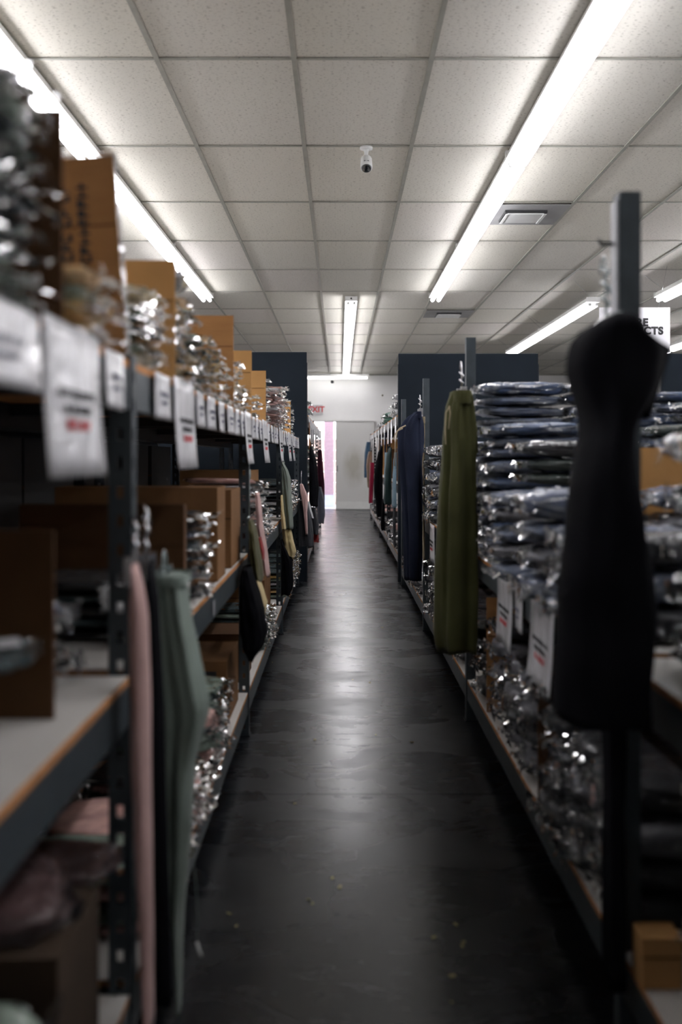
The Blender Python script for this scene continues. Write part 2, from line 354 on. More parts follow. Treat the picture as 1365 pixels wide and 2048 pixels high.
# hanging sign
r = empty('hanging_sign', (PX(1270, 9), 9.0, 0)); tag(r, 'white hanging sign with bold dark letters behind the tall post', 'sign')
MB().box(-.325, .325, -.004, .004, PZ(705, 9), PZ(615, 9)).build('sign_board', mat('white_sign', (.82, .82, .86), rough=.4, var=.02), r)
text_mesh('CARE\nPRODUCTS', .096, 'ink', r, (-.004, -.0065, PZ(654, 9)), (R(90), 0, 0), off=.0045, line=.80, space=1.1)
for s in (-1, 1): MB().tube([(s * .22, 0, PZ(617, 9)), (s * .30, .0, H - .008)], .0015, 5).build('sign_wire', 'chrome', r)
# small details of the back wall
tag(MB().tube([(0, 0, 0), (0, -.03, 0)], [.035, .02], 14).build('wall_sensor', 'ink', None, (PX(665, 20.7), YB, PZ(763, 20.7))), 'small black sensor high on the back wall beneath the crosswise light', 'sensor')
tag(MB().tube([(0, 0, 0), (0, -.02, 0)], [.02, .012], 12).build('wall_stain', mat('stain_brown', (.25, .22, .15)), None, (PX(766, 20.7), YB, PZ(790, 20.7))), 'small brownish stain high on the back wall near right rack', 'hook')  # small wall stain built as a low brown disc

# ================================================================ RACKS
def angle_post(dirx, h, m='steel_dark', holes=True, wide=.04):
    """perforated angle: aisle flange runs along +Y, camera flange runs into the rack (dirx)"""
    b = MB(); t = .0025
    if not holes:
        b.box(0, dirx * t, 0, wide, 0, h) if dirx > 0 else b.box(dirx * t, 0, 0, wide, 0, h)
        x0, x1 = sorted((dirx * t, dirx * wide)); b.box(x0, x1, 0, t, 0, h); return b
    def fl(put):
        put(0, .0145, 0, h); put(wide - .0145, wide, 0, h)
        z = 0
        while z < h:
            put(.0145, wide - .0145, z, min(h, z + .030)); z += .05
    fl(lambda a, c, z0, z1: b.box(*sorted((0, dirx * t)), a, c, z0, z1))
    fl(lambda a, c, z0, z1: b.box(*sorted((dirx * a, dirx * c)), 0, t, z0, z1))
    return b
def rack(name_label, xf, dirx, depth, ys, levels, hfront, hback, beam_m='steel', post_m='steel', group='shelving rack runs', boards=True, holes=True):
    r = empty('shelving_rack', (xf, ys[0], 0)); tag(r, name_label, 'shelving', group)
    pf = angle_post(dirx, hfront, holes=holes).mesh('post', [MT[post_m]]); pb = angle_post(-dirx, hback).mesh('post', [MT['steel_dark']])
    for y in ys:
        link('post', pf, r, (0, y - ys[0], 0)); link('post', pb, r, (dirx * depth, y - ys[0], 0))
    for z in levels:
        for a, b in zip(ys[:-1], ys[1:]):
            y0, y1 = a - ys[0] + .045, b - ys[0] - .004
            for xo in (.004, depth - .032):
                x0, x1 = sorted((dirx * xo, dirx * (xo + .028)))
                bm = MB().box(x0, x1, y0 - .04, y1 + .04, z - .085, z - .014)
                # rolled lip along the beam
                xo0, xo1 = sorted((dirx * (xo + .028), dirx * (xo + .034))); bm.box(xo0, xo1, y0, y1, z - .085, z - .06)
                bm.build('beam', beam_m if xo < .1 else 'steel_dark', r)
            for yy in (y0 + .1, (y0 + y1) / 2, y1 - .1):
                x0, x1 = sorted((dirx * .036, dirx * (depth - .036))); box_obj('cross_tie', x0, x1, yy - .015, yy + .015, z - .05, z - .015, 'steel_dark', r)
            if boards:
                x0, x1 = sorted((dirx * .004, dirx * (depth - .004)))
                b2 = MB().add([(x0,y0,z),(x1,y0,z),(x1,y1,z),(x0,y1,z)], [(0,1,2,3)], 0)
                b2.add([(x0,y0,z-.0135),(x1,y0,z-.0135),(x1,y1,z-.0135),(x0,y1,z-.0135),(x0,y0,z),(x1,y0,z),(x1,y1,z),(x0,y1,z)], [(3,2,1,0),(0,1,5,4),(1,2,6,5),(2,3,7,6),(3,0,4,7)], 1)
                b2.build('shelf_board', ['board', 'board_edge'], r)
    # foot plates
    for y in ys:
        x0, x1 = sorted((-dirx * .004, dirx * .05)); box_obj('foot_plate', x0, x1, y - ys[0] - .006, y - ys[0] + .05, 0.0, .006, 'steel_dark', r)
    return r
XLF, XRF = -.36, .525
LY = [-.50, 1.69, 3.86, 6.12, 8.5]; RY = [-.40, 1.84, 4.08, 6.2, 8.4]
ZB, ZM, ZT = .175, .724, 1.268
rack('blue grey steel shelving rack with white boards along the left of the aisle', XLF, -1, .61, LY, [ZB, ZM, ZT], ZT + .01, ZT)
rack('steel shelving rack backing onto the left aisle rack', -1.62, 1, .61, LY, [ZB, ZM, ZT], ZT, ZT, post_m='steel_dark')
rack('steel shelving rack with tall posts and denim stacks along the right of the aisle', XRF, 1, .60, RY, [ZB, ZM], 1.60, .74, holes=False)
rack('steel shelving rack backing onto the right aisle rack', 1.76, -1, .60, RY, [ZB, ZM], .74, .74)
rack('steel shelving rack across the next aisle on the right', 2.86, 1, .60, RY, [ZB, ZM], .74, .74)
FRY = [9.0, 11.2, 13.4, 15.6, 17.5]; FLY = [9.0, 11.2, 13.4, 15.4]
rack('far right shelving rack with pale beam beyond the navy panel', .535, 1, .60, FRY, [.20, .85, 1.50], 1.52, 1.5, beam_m='beam_light', post_m='steel_dark')
rack('far left shelving rack hung with dark clothes beyond the navy panel', -.30, -1, .60, FLY, [.20, .85, 1.50], 1.52, 1.5, beam_m='beam_light', post_m='steel_dark')
def panel(x0, x1, y, z, label):
    r = empty('end_panel', ((x0 + x1) / 2, y, 0)); tag(r, label, 'panel', 'navy end panels'); hw_ = (x1 - x0) / 2
    MB().box(-hw_, hw_, 0, .03, .0, z).build('panel_board', 'navy', r)
    for s in (-1, 1): MB().box(min(s*hw_, s*(hw_+.006)), max(s*hw_, s*(hw_+.006)), -.004, .034, 0, z - .09).build('edge_strip', 'steel_dark', r)
    MB().box(-hw_, hw_, -.002, .032, z, z + .004).build('top_strip', 'steel', r)
panel(-1.62, -.30, 8.74, PZ(705, 8.74), 'tall dark navy panel closing the far end of left rack')
panel(.515, 1.75, 8.66, PZ(708, 8.66), 'tall dark navy panel closing the far end of right rack')
panel(2.84, 4.1, 8.66, PZ(708, 8.66), 'tall dark navy panel at the right frame edge behind black dress')

# ================================================================ BAGGED GARMENTS
def nz(p, s, o=0): return noise.noise(Vector((p[0] * s + o, p[1] * s - o, p[2] * s + o * .7)))
def pack_meshes(seed, sx, sy, sz, crumple=.5, ragged=1.0):
    """folded garment and its polythene bag; x is the depth of the shelf, the -x end faces the aisle"""
    bm = bmesh.new(); bmesh.ops.create_cube(bm, size=2); bmesh.ops.subdivide_edges(bm, edges=bm.edges, cuts=6, use_grid_fill=True)
    def shape(k, amp, s, flat):
        vs = []
        for v in bm.verts:
            p = v.co; inf = max(abs(p.x), abs(p.y), abs(p.z)); nn = (abs(p.x)**4.4 + abs(p.y)**4.4 + abs(p.z)**4.4) ** (1/4.4)
            q = p * (inf / nn) if nn else p.copy()
            edge = max(abs(q.x), abs(q.y)); z = q.z * (1 - .12 * edge ** 6)
            d = nz((q.x, q.y, q.z), s, seed * 3.1)
            d2 = nz((q.x, q.y, q.z), s * 2.4, seed * 5.3 + 9)
            vs.append((q.x * sx/2 * k + d * amp * .9 * sx * .08, q.y * sy/2 * k + d2 * amp * .07 * sy, z * sz/2 * (.86 if flat else .97) * (1 + .22 * d * amp) + d2 * amp * sz * .10))
        return vs
    bm.verts.index_update(); fs = [[v.index for v in f.verts] for f in bm.faces]
    g = MB().add(shape(.93, .8, 1.7, True), fs, 0, True)
    b = MB().add(shape(1.0, 1.0 + crumple, 2.6, False), fs, 0, False)
    bm.free()
    # loose end of the bag towards the aisle: pleated film
    n = 14; top = []; rnd = random.Random(seed * 13 + 5)
    for i in range(n + 1):
        y = -sy/2 * .92 + sy * .92 * i / n
        top.append(((-sx/2 * .97, y, sz * .12 * rnd.uniform(-1, 1)), (-sx/2 - ragged * rnd.uniform(.008, .028), y + rnd.uniform(-.01, .01), sz * rnd.uniform(-.45, .45)), (-sx/2 - ragged * rnd.uniform(.012, .034), y + rnd.uniform(-.012, .012), sz * rnd.uniform(-.6, .5))))
    vs = [p for t in top for p in t]; f2 = []
    for i in range(n):
        for k in range(2): f2.append((i*3+k, i*3+k+1, i*3+k+4, i*3+k+3))
    b.add(vs, f2)
    def fit(mb, nv, sx_, sy_, sz_):
        V = mb.v[:nv]
        for ax, sz0 in ((1, sy_), (2, sz_)):
            lo, hi = min(v[ax] for v in V), max(v[ax] for v in V); k = sz0 / (hi - lo)
            for i in range(len(mb.v)):
                v = list(mb.v[i]); v[ax] = (v[ax] - (lo + hi) / 2) * k; mb.v[i] = tuple(v)
    nv = len(g.v); fit(g, nv, sx, sy * .95, sz * .97); fit(b, nv, sx, sy * .99, sz * .995)
    gm = g.mesh('garment', [MT['card']]); bmh = b.mesh('plastic_bag', [MT['film']])
    return gm, bmh
PM = {}
def pm(kind, i):
    if (kind, i) not in PM:
        d = {'tee': (.30, .25, .026, .5, 1.0), 'jean': (.34, .285, .048, .9, .5), 'lump': (.30, .24, .075, 1.0, .9), 'soft': (.34, .30, .085, .4, .4), 'small': (.22, .18, .03, .6, .9)}[kind]
        PM[(kind, i)] = pack_meshes(i + {'tee': 0, 'jean': 20, 'lump': 40, 'soft': 60, 'small': 80}[kind], *d)
    return PM[(kind, i)]
THK = {'tee': .026, 'jean': .048, 'lump': .075, 'soft': .085, 'small': .03}
PAL = {}
def pal(c):
    if c not in PAL:
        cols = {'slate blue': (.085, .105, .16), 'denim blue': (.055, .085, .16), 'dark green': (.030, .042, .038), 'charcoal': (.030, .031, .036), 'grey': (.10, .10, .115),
                'dusty pink': (.075, .042, .042), 'tan': (.66, .42, .19), 'sage': (.24, .30, .25), 'black': (.012, .013, .015), 'pink': (.62, .38, .34), 'cream': (.60, .52, .36), 'dark teal': (.03, .05, .055), 'white': (.6, .6, .62), 'olive': (.10, .10, .045), 'green': (.03, .10, .07), 'pale blue': (.25, .33, .42), 'gold': (.50, .33, .12)}  # dusty pink has the shade of the lower left shelf darkened in
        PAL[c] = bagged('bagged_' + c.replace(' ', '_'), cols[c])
    return PAL[c]
def pack(kind, color, loc, rz, label, group, milky=False, tilt=(0, 0), sc=(1, 1, 1), cat='clothes pack'):
    if tilt == (0, 0): tilt = (random.uniform(-.02, .02), random.uniform(-.03, .03))
    gm, bm_ = pm(kind, random.randrange(5))
    o = link('bagged_garment', gm, None, loc, (tilt[0], tilt[1], rz)); o.scale = sc
    o.material_slots[0].link = 'OBJECT'; o.material_slots[0].material = pal(color)
    b = link('plastic_bag', bm_, o)
    if color in ('slate blue', 'denim blue', 'pale blue') and not milky: b.material_slots[0].link = 'OBJECT'; b.material_slots[0].material = MT['film3']
    if milky: b.material_slots[0].link = 'OBJECT'; b.material_slots[0].material = MT['film2']
    tag(o, label, cat, group); return o
def stack(kind, colors, xf, dirx, yc, z0, z1, where, group, out=0.0, jit=.012, milky=False, sc=(1, 1), lean=0.0, step=None):
    t = step or THK[kind]; n = max(1, int(round((z1 - z0) / t))); dx = {'tee': .30, 'jean': .34, 'lump': .30, 'soft': .34, 'small': .22}[kind] * sc[0]
    ths = [random.uniform(.78, 1.28) for _ in range(n)]; ks = n * t / sum(ths); zz = z0
    for i in range(n):
        ti = ths[i] * ks
        c = colors[i % len(colors)] if not callable(colors) else colors(i)
        x = xf + dirx * (dx / 2 - out) + random.uniform(-jit, jit) - dirx * lean * i; y = yc + random.uniform(-jit, jit)
        pos = 'lowest' if i == 0 else ('topmost' if i == n - 1 else '%s up' % ORD[i])
        pack(kind, c, (x, y, zz + ti / 2), (0 if dirx > 0 else math.pi) + random.uniform(-.07, .07), '%s pack %s in %s' % (c, pos, where), group, milky, sc=(sc[0], sc[1], .985 * ti / THK[kind]))
        zz += ti

# ---- cardboard dividers and boxes
def divider(xf, dirx, y, z0, z1, depth, label, m='card', tilt=0.0, rim=None, printed=False, w2=.006):
    r = empty('cardboard_divider', (xf, y, z0)); r.rotation_euler = (0, tilt, 0); tag(r, label, 'cardboard', 'cardboard dividers between stacks')
    x0, x1 = sorted((0, dirx * depth)); h = z1 - z0
    MB().box(x0, x1, 0, w2, 0, h).build('cardboard_sheet', m, r)
    for zz in (.33, .66): MB().box(x0 + .004, x1 - .004, -.0008, -.0001, h * zz, h * zz + .0025).build('crease', 'card_dark', r)
    if rim:
        MB().box(*sorted((0, -dirx * .004)), -.004, w2 + .004, 0, h + .004).build('edge_film', 'film2', r)
        MB().box(x0, x1, -.004, w2 + .004, h + .0005, h + .006).build('edge_film', 'film2', r)
    if printed:
        rnd = random.Random(3)
        for cx, z_a, z_b in ((dirx * .060, h * .20, h * .87), (dirx * .092, h * .28, h * .83)):
            mb = MB(); z = z_a
            while z < z_b:
                l_ = rnd.uniform(.009, .014)
                k = rnd.choice((0, 1, 2))
                mb.box(cx - .010, cx + .010, -.0012, -.0002, z, z + .0035)
                if k: mb.box(cx - .010, cx - .004, -.0012, -.0002, z + .0035, z + l_)
                if k > 1: mb.box(cx + .004, cx + .010, -.0012, -.0002, z + .0035, z + l_)
                else: mb.box(cx - .003, cx + .003, -.0012, -.0002, z + .0035, z + l_)
                z += l_ + (.004 if rnd.random() > .15 else .014)
            tag(mb.build('printed_lettering', 'ink', r), kind='stuff')
    return r
def carton(x0, x1, y0, y1, z0, z1, label, m='card', group='cardboard boxes on the shelves', dark_patch=False):
    r = empty('cardboard_box', ((x0+x1)/2, (y0+y1)/2, z0)); tag(r, label, 'box', group); a, b, h = (x1-x0)/2, (y1-y0)/2, z1 - z0
    MB().box(-a, a, -b, -b+.005, 0, h).build('side_panel', m, r); MB().box(-a, a, b-.005, b, 0, h).build('side_panel', m, r)
    MB().box(-a, -a+.005, -b+.0052, b-.0052, 0, h).build('end_panel', m, r); MB().box(a-.005, a, -b+.0052, b-.0052, 0, h).build('end_panel', m, r)
    MB().box(-a+.006, a-.006, -b+.006, b-.006, .001, .006).build('base_panel', m, r)
    MB().box(-a, a, -.002-b/1, -.0002-b, h*.62, h*.64).build('crease', 'card_dark', r)
    MB().box(-a+.006, a-.006, -b+.006, 0-.001, h-.006, h-.002).build('flap', m, r); MB().box(-a+.006, a-.006, .001, b-.006, h-.006, h-.002).build('flap', m, r)
    if dark_patch: MB().box(a*.1, a*.85, -b-.002, -b-.0003, h*.5, h*.85).build('printed_patch', 'ink', r)
    return r
G = 'bagged clothes stacked on the left top shelf'
# left, top shelf
e = .002
stack('tee', ['dark teal', 'dark teal', 'sage', 'black'], XLF, -1, .93, ZT+e, ZT+.235, 'dark green stack nearest camera on left top shelf', G, out=-0.022, milky=False)
stack('tee', ['dark teal', 'sage', 'black', 'dark teal'], XLF, -1, 1.155, ZT+e, ZT+.285, 'dark stack before the first cardboard divider', G, out=-0.022, sc=(1, .72), jit=.006)
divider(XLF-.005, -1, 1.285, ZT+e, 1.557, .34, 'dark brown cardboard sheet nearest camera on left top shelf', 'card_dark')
stack('tee', ['tan', 'gold', 'sage', 'tan', 'cream'], XLF, -1, 1.43, ZT+e, ZT+.105, 'low tan stack before the printed cardboard', G, out=.005, sc=(1, .85), jit=.008)
pack('lump', 'tan', (XLF-.30, 1.43, ZT+.15), math.pi, 'tan clothes bundle leaning on the printed cardboard sheet', G, tilt=(0, .25), sc=(1, .9, .9))
divider(XLF-.012, -1, 1.715, ZT+e, 1.63, .30, 'tall cardboard sheet printed with vertical black lettering, top left', 'card', rim=True, printed=True, tilt=-.07)
stack('tee', ['cream', 'sage', 'dark teal', 'sage', 'cream'], XLF, -1, 1.93, ZT+e, ZT+.17, 'green stack just behind the printed cardboard', G, out=-.012)
divider(XLF-.005, -1, 2.16, ZT+e, 1.535, .33, 'plain cardboard sheet with crumpled plastic on its top corner', 'card_light')
pack('small', 'white', (XLF-.13, 2.30, 1.50), math.pi, 'crumpled white plastic bundle on top of tan stack', G, milky=True, tilt=(.3, .2), sc=(1, 1, 1.2))
stack('tee', ['tan', 'cream', 'tan', 'gold', 'tan', 'sage'], XLF, -1, 2.33, ZT+e, ZT+.20, 'tan stack right behind the light cardboard sheet', G, out=-.018)
stack('tee', ['sage', 'dark teal', 'tan', 'sage', 'black'], XLF, -1, 2.62, ZT+e, ZT+.17, 'mixed green and tan stack, second behind light cardboard', G, out=-.018)
stack('tee', ['gold', 'tan', 'gold', 'sage'], XLF, -1, 2.91, ZT+e, ZT+.17, 'golden tan stack before the squat cardboard sheet', G, out=-.018)
stack('tee', ['sage', 'gold', 'tan'], XLF, -1, 3.18, ZT+e, ZT+.12, 'low green stack touching the squat cardboard sheet', G, out=-.018, sc=(1, .85))
divider(XLF-.005, -1, 3.345, ZT+e, 1.585, .33, 'wide brown cardboard sheet behind golden tan stacks, top left shelf', 'card')
stack('tee', ['cream', 'white', 'tan', 'sage'], XLF, -1, 3.50, ZT+e, ZT+.19, 'pale stack behind the wide brown cardboard sheet', G, out=-.018)
stack('tee', ['tan', 'cream'], XLF, -1, 3.79, ZT+e, ZT+.10, 'cream stack before the narrow tall cardboard sheet', G, out=-.018)
divider(XLF-.005, -1, 4.03, ZT+e, 1.540, .33, 'ochre cardboard sheet in front of the navy panel, taller one', 'card_light')
stack('tee', ['cream', 'sage', 'white'], XLF, -1, 4.30, ZT+e, ZT+.10, 'low cream stack between two ochre cardboard sheets', G, out=-.018)
divider(XLF-.005, -1, 4.80, ZT+e, 1.525, .33, 'ochre cardboard sheet just before the pink stacks', 'card_light')
stack('tee', ['white', 'sage', 'white'], XLF, -1, 5.02, ZT+e, ZT+.23, 'whitish stack beside the pink stacks', G, out=-0.030)
for i, (y, h_) in enumerate(((5.32, .22), (5.6, .24), (5.88, .19))):
    stack('tee', ['pink'] * 3 + ['white'], XLF, -1, y, ZT+e, ZT+h_, 'pink stack %s on left top shelf' % ['nearest', 'in the middle', 'farthest'][i], G, out=.02, jit=.018)
divider(XLF-.005, -1, 7.2, ZT+e, 1.515, .33, 'last small cardboard sheet at far end of left top shelf', 'card_light')
stack('tee', ['sage', 'gold', 'white'], XLF, -1, 7.50, ZT+e, ZT+.22, 'small green stack at the far end of left top shelf', G, out=-0.030)
stack('tee', ['gold', 'sage'], XLF, -1, 6.6, ZT+e, ZT+.10, 'low stack before the last small cardboard sheet', G, out=-0.030)

# left, middle shelf
G = 'bagged clothes on the left middle shelf'
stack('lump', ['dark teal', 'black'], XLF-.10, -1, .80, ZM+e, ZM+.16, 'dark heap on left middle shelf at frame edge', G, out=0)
divider(XLF-.05, -1, 1.40, ZM+e, .996, .40, 'cardboard sheet darkened for shade on left middle shelf, nearest camera', 'card_dark')  # dark card colour stands in for the shade under the top shelf
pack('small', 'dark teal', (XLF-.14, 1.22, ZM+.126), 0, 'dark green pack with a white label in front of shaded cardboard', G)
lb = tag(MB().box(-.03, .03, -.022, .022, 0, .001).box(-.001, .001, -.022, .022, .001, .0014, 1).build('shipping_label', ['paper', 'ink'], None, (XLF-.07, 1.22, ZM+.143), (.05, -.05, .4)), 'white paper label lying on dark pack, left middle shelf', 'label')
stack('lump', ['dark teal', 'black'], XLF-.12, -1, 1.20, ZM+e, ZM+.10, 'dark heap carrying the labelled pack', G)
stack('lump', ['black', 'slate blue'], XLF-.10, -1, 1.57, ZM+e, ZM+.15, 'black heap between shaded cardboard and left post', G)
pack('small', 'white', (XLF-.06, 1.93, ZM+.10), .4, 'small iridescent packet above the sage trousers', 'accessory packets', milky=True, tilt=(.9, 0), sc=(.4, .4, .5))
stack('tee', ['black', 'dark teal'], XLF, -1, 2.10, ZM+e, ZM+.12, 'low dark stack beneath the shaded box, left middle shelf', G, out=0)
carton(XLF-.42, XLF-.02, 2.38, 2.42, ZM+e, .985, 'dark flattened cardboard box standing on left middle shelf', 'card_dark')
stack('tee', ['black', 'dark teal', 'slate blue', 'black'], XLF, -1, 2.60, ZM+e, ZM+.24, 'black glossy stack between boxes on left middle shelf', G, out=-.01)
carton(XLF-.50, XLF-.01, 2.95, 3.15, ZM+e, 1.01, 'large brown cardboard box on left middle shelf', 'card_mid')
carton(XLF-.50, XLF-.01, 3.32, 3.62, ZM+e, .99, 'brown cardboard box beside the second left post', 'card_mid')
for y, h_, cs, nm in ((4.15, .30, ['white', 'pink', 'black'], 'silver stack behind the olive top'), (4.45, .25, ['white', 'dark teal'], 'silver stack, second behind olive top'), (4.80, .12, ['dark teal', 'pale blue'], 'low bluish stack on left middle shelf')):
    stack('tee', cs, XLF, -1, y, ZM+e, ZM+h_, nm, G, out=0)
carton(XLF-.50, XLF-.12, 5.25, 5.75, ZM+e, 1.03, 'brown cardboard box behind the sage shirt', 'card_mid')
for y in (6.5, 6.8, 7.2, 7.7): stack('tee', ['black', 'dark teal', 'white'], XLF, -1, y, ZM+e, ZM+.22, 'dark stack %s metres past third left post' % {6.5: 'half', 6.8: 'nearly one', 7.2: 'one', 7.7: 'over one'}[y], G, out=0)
# left, bottom shelf
G = 'bagged clothes on the left bottom shelf'
pack('soft', 'dusty pink', (XLF-.19, 1.42, .455), .3, 'shade-darkened pink bag lying on box at bottom left', G, sc=(.9, .9, .6))  # pink darkened to stand in for shade low in the rack
carton(XLF-.42, XLF-.015, 1.30, 1.52, ZB+e, .435, 'shade-darkened cardboard box on the bottom left shelf', mat('shade_darkened_card', (.045, .026, .013), rough=.9))  # card colour deepened in place of shade
stack('soft', ['black', 'charcoal', 'sage'], XLF, -1, 1.14, ZB+e, .45, 'stack at the bottom left corner', G, sc=(1, .8))
pack('small', 'dusty pink', (XLF-.12, 1.61, ZB+.26), 0, 'small shade-darkened pink pack low on the bottom left shelf', G)
pack('lump', 'dusty pink', (XLF-.25, 1.55, .50), 0, 'shade-darkened peach bag glimpsed behind the near left post', G, sc=(.8, .7, 1.0))
stack('lump', ['black', 'black'], XLF-.12, -1, 1.60, ZB+e, ZB+.24, 'black heap on bottom left shelf', G, sc=(1, .45))
for y, h_, cs, nm, o_ in ((1.98, .12, ['pink', 'sage', 'black'], 'pink and black stack beside sage trousers', 0), (2.27, .10, ['pink', 'white', 'black', 'pink'], 'pink stack on bottom left shelf', -.01), (2.56, .13, ['pink', 'black', 'dark teal'], 'pink and dark stack on bottom left shelf', .0),
                      (2.85, .19, ['sage', 'dark teal', 'pink', 'sage'], 'sage and pink stack on bottom left shelf', -.01), (3.14, .21, ['dark teal', 'sage', 'sage'], 'sage topped stack before the patched box', -.02)):
    stack('tee', cs, XLF, -1, y, ZB+e, ZB+h_, nm, G, out=o_)
carton(XLF-.50, XLF-.03, 3.36, 3.74, ZB+e, ZB+.225, 'cardboard box with black printed patch on bottom left shelf', 'card_mid', dark_patch=True)
carton(XLF-.44, XLF-.03, 4.02, 4.3, ZB+e, ZB+.2, 'cardboard box behind the black garment, bottom left shelf', 'card_dark')
for y, h_, cs, nm in ((4.75, .22, ['sage', 'dark teal'], 'sage stack under yellow top'), (5.05, .17, ['sage', 'white'], 'pale sage stack past yellow top')):
    stack('tee', cs, XLF, -1, y, ZB+e, ZB+h_, nm, G, out=0)
carton(XLF-.44, XLF-.05, 5.3, 5.75, ZB+e, ZB+.26, 'cardboard box low behind yellow shorts', 'card_mid')
for k, y in enumerate((6.5, 6.8, 7.15, 7.5, 7.85)): stack('tee', ['sage', 'gold', 'dark teal', 'white'], XLF, -1, y, ZB+e, ZB+.18, 'mixed stack %s past the third left post, bottom shelf' % ['first', 'second', 'third', 'fourth', 'fifth'][k], G, out=.01)
# added boxes in the left rear run block the view; black stands for shade
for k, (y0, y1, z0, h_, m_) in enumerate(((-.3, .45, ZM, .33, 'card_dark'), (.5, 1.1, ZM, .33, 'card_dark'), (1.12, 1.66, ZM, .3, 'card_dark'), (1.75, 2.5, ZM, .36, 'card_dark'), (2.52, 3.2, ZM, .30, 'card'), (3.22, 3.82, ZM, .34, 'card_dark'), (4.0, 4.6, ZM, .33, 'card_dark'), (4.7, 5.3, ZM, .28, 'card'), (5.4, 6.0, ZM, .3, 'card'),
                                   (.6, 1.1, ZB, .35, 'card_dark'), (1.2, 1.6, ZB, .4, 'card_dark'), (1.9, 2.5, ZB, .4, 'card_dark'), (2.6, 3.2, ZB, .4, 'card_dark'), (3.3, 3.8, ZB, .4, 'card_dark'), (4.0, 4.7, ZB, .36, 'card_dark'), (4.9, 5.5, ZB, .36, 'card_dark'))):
    carton(-1.57, -1.04, y0, y1, z0+e, z0+.44, '%s added shade-black box from camera on rear left %s shelf' % (['first', 'second', 'third', 'fourth', 'fifth', 'sixth', 'seventh', 'eighth', 'ninth'][k if k < 9 else k - 9], 'middle' if k < 9 else 'bottom'), 'shade_black', group='added shade-black boxes deep in the rear left rack')

# right, middle shelf : denim stacks
G = 'bagged denim on the right middle shelf'
jn = ['slate blue', 'denim blue', 'slate blue', 'slate blue']
def rstack(kind, cols, y, z1, where, xo=0.0, z0=ZM+e, **k): stack(kind, cols, XRF+.0+xo, 1, y, z0, z1, where, G, **k)
rstack('jean', jn, 3.87, 1.375, 'tall denim stack behind the olive sweatpants', out=-.012, sc=(1, .95))
rstack('jean', ['denim blue', 'slate blue'], 3.87, 1.40, 'tall denim stack, second row back from olive sweatpants', xo=.35, sc=(.72, .95))
rstack('lump', ['slate blue', 'slate blue', 'denim blue'], 3.56, 1.13, 'denim stack left of the green stack', out=-.01, step=.052, sc=(1.1, 1.1), milky=False)
rstack('jean', ['slate blue', 'denim blue'], 3.56, 1.23, 'flat denim folds crowning the stack left of green', out=-.01, z0=1.131)
rstack('jean', ['denim blue', 'slate blue'], 3.56, 1.28, 'denim stack behind green stack, second row', xo=.35, sc=(.72, 1))
rstack('lump', ['dark green', 'dark green', 'charcoal'], 3.24, 1.17, 'dark green stack beside cardboard', xo=.08, out=0, sc=(1.1, 1.1), step=.048)
rstack('lump', ['slate blue', 'grey'], 2.99, 1.02, 'grey blue stack in front of dark green stack', out=.055, sc=(.9, .85), step=.055)
rstack('jean', ['denim blue', 'dark green'], 3.24, 1.22, 'denim stack deep behind the cardboard', xo=.45, sc=(.45, .95))
rstack('jean', ['charcoal', 'dark green'], 2.97, 1.10, 'charcoal stack just before the cardboard', xo=.27, sc=(.9, .8))
divider(XRF+.13, 1, 2.72, ZM+e, 1.127, .45, 'orange brown cardboard sheet left of the black dress', 'card_light')
rstack('lump', ['slate blue', 'grey', 'slate blue'], 2.55, 1.01, 'slumped slate heap left of the black dress', out=.05)
rstack('lump', ['grey', 'slate blue'], 2.55, 1.0, 'slumped heap, second row left of black dress', xo=.27, sc=(.95, 1))
rstack('lump', ['slate blue', 'charcoal'], 2.26, .95, 'slate heap hidden partly by the black dress', out=.03)
rstack('lump', ['charcoal', 'slate blue'], 2.02, .95, 'dark heap right beside the black dress', out=.01, sc=(1, .8))
rstack('lump', ['slate blue', 'grey'], 2.26, 1.02, 'second row heap behind black dress', xo=.27, sc=(.95, 1))
rstack('soft', ['dark green', 'charcoal', 'slate blue'], 1.66, 1.13, 'big rounded dark bags at the right frame edge', xo=.06, out=.0, sc=(1, .85))
rstack('soft', ['charcoal', 'dark green'], 1.38, 1.0, 'dark bags outside the right frame edge', out=.0, sc=(1, .8))
rstack('soft', ['white', 'charcoal'], 2.0, 1.08, 'pale topped bags behind black dress', xo=.30, out=.0, sc=(.8, .75))
rstack('lump', ['charcoal', 'slate blue'], 4.5, 1.18, 'dark heap behind the olive sweatpants legs', out=.02)
rstack('lump', ['charcoal', 'grey', 'slate blue'], 4.95, 1.17, 'dark glossy heap past olive sweatpants', out=.01)
rstack('lump', ['charcoal', 'slate blue'], 5.28, 1.17, 'dark glossy stack between olive and navy sweatpants', out=.02)
rstack('lump', ['slate blue', 'charcoal', 'grey'], 5.61, 1.19, 'grey blue stack left of olive sweatpants', out=.025)
rstack('lump', ['charcoal', 'slate blue'], 5.92, 1.15, 'dark stack beside the beige trousers', out=.01)
for k, y in enumerate((6.6, 6.95, 7.3, 7.65, 8.0)): rstack('lump', ['charcoal', 'slate blue'], y, 1.08, 'dark stack %s past the navy sweatpants' % ['first', 'second', 'third', 'fourth', 'fifth'][k], out=-.01)
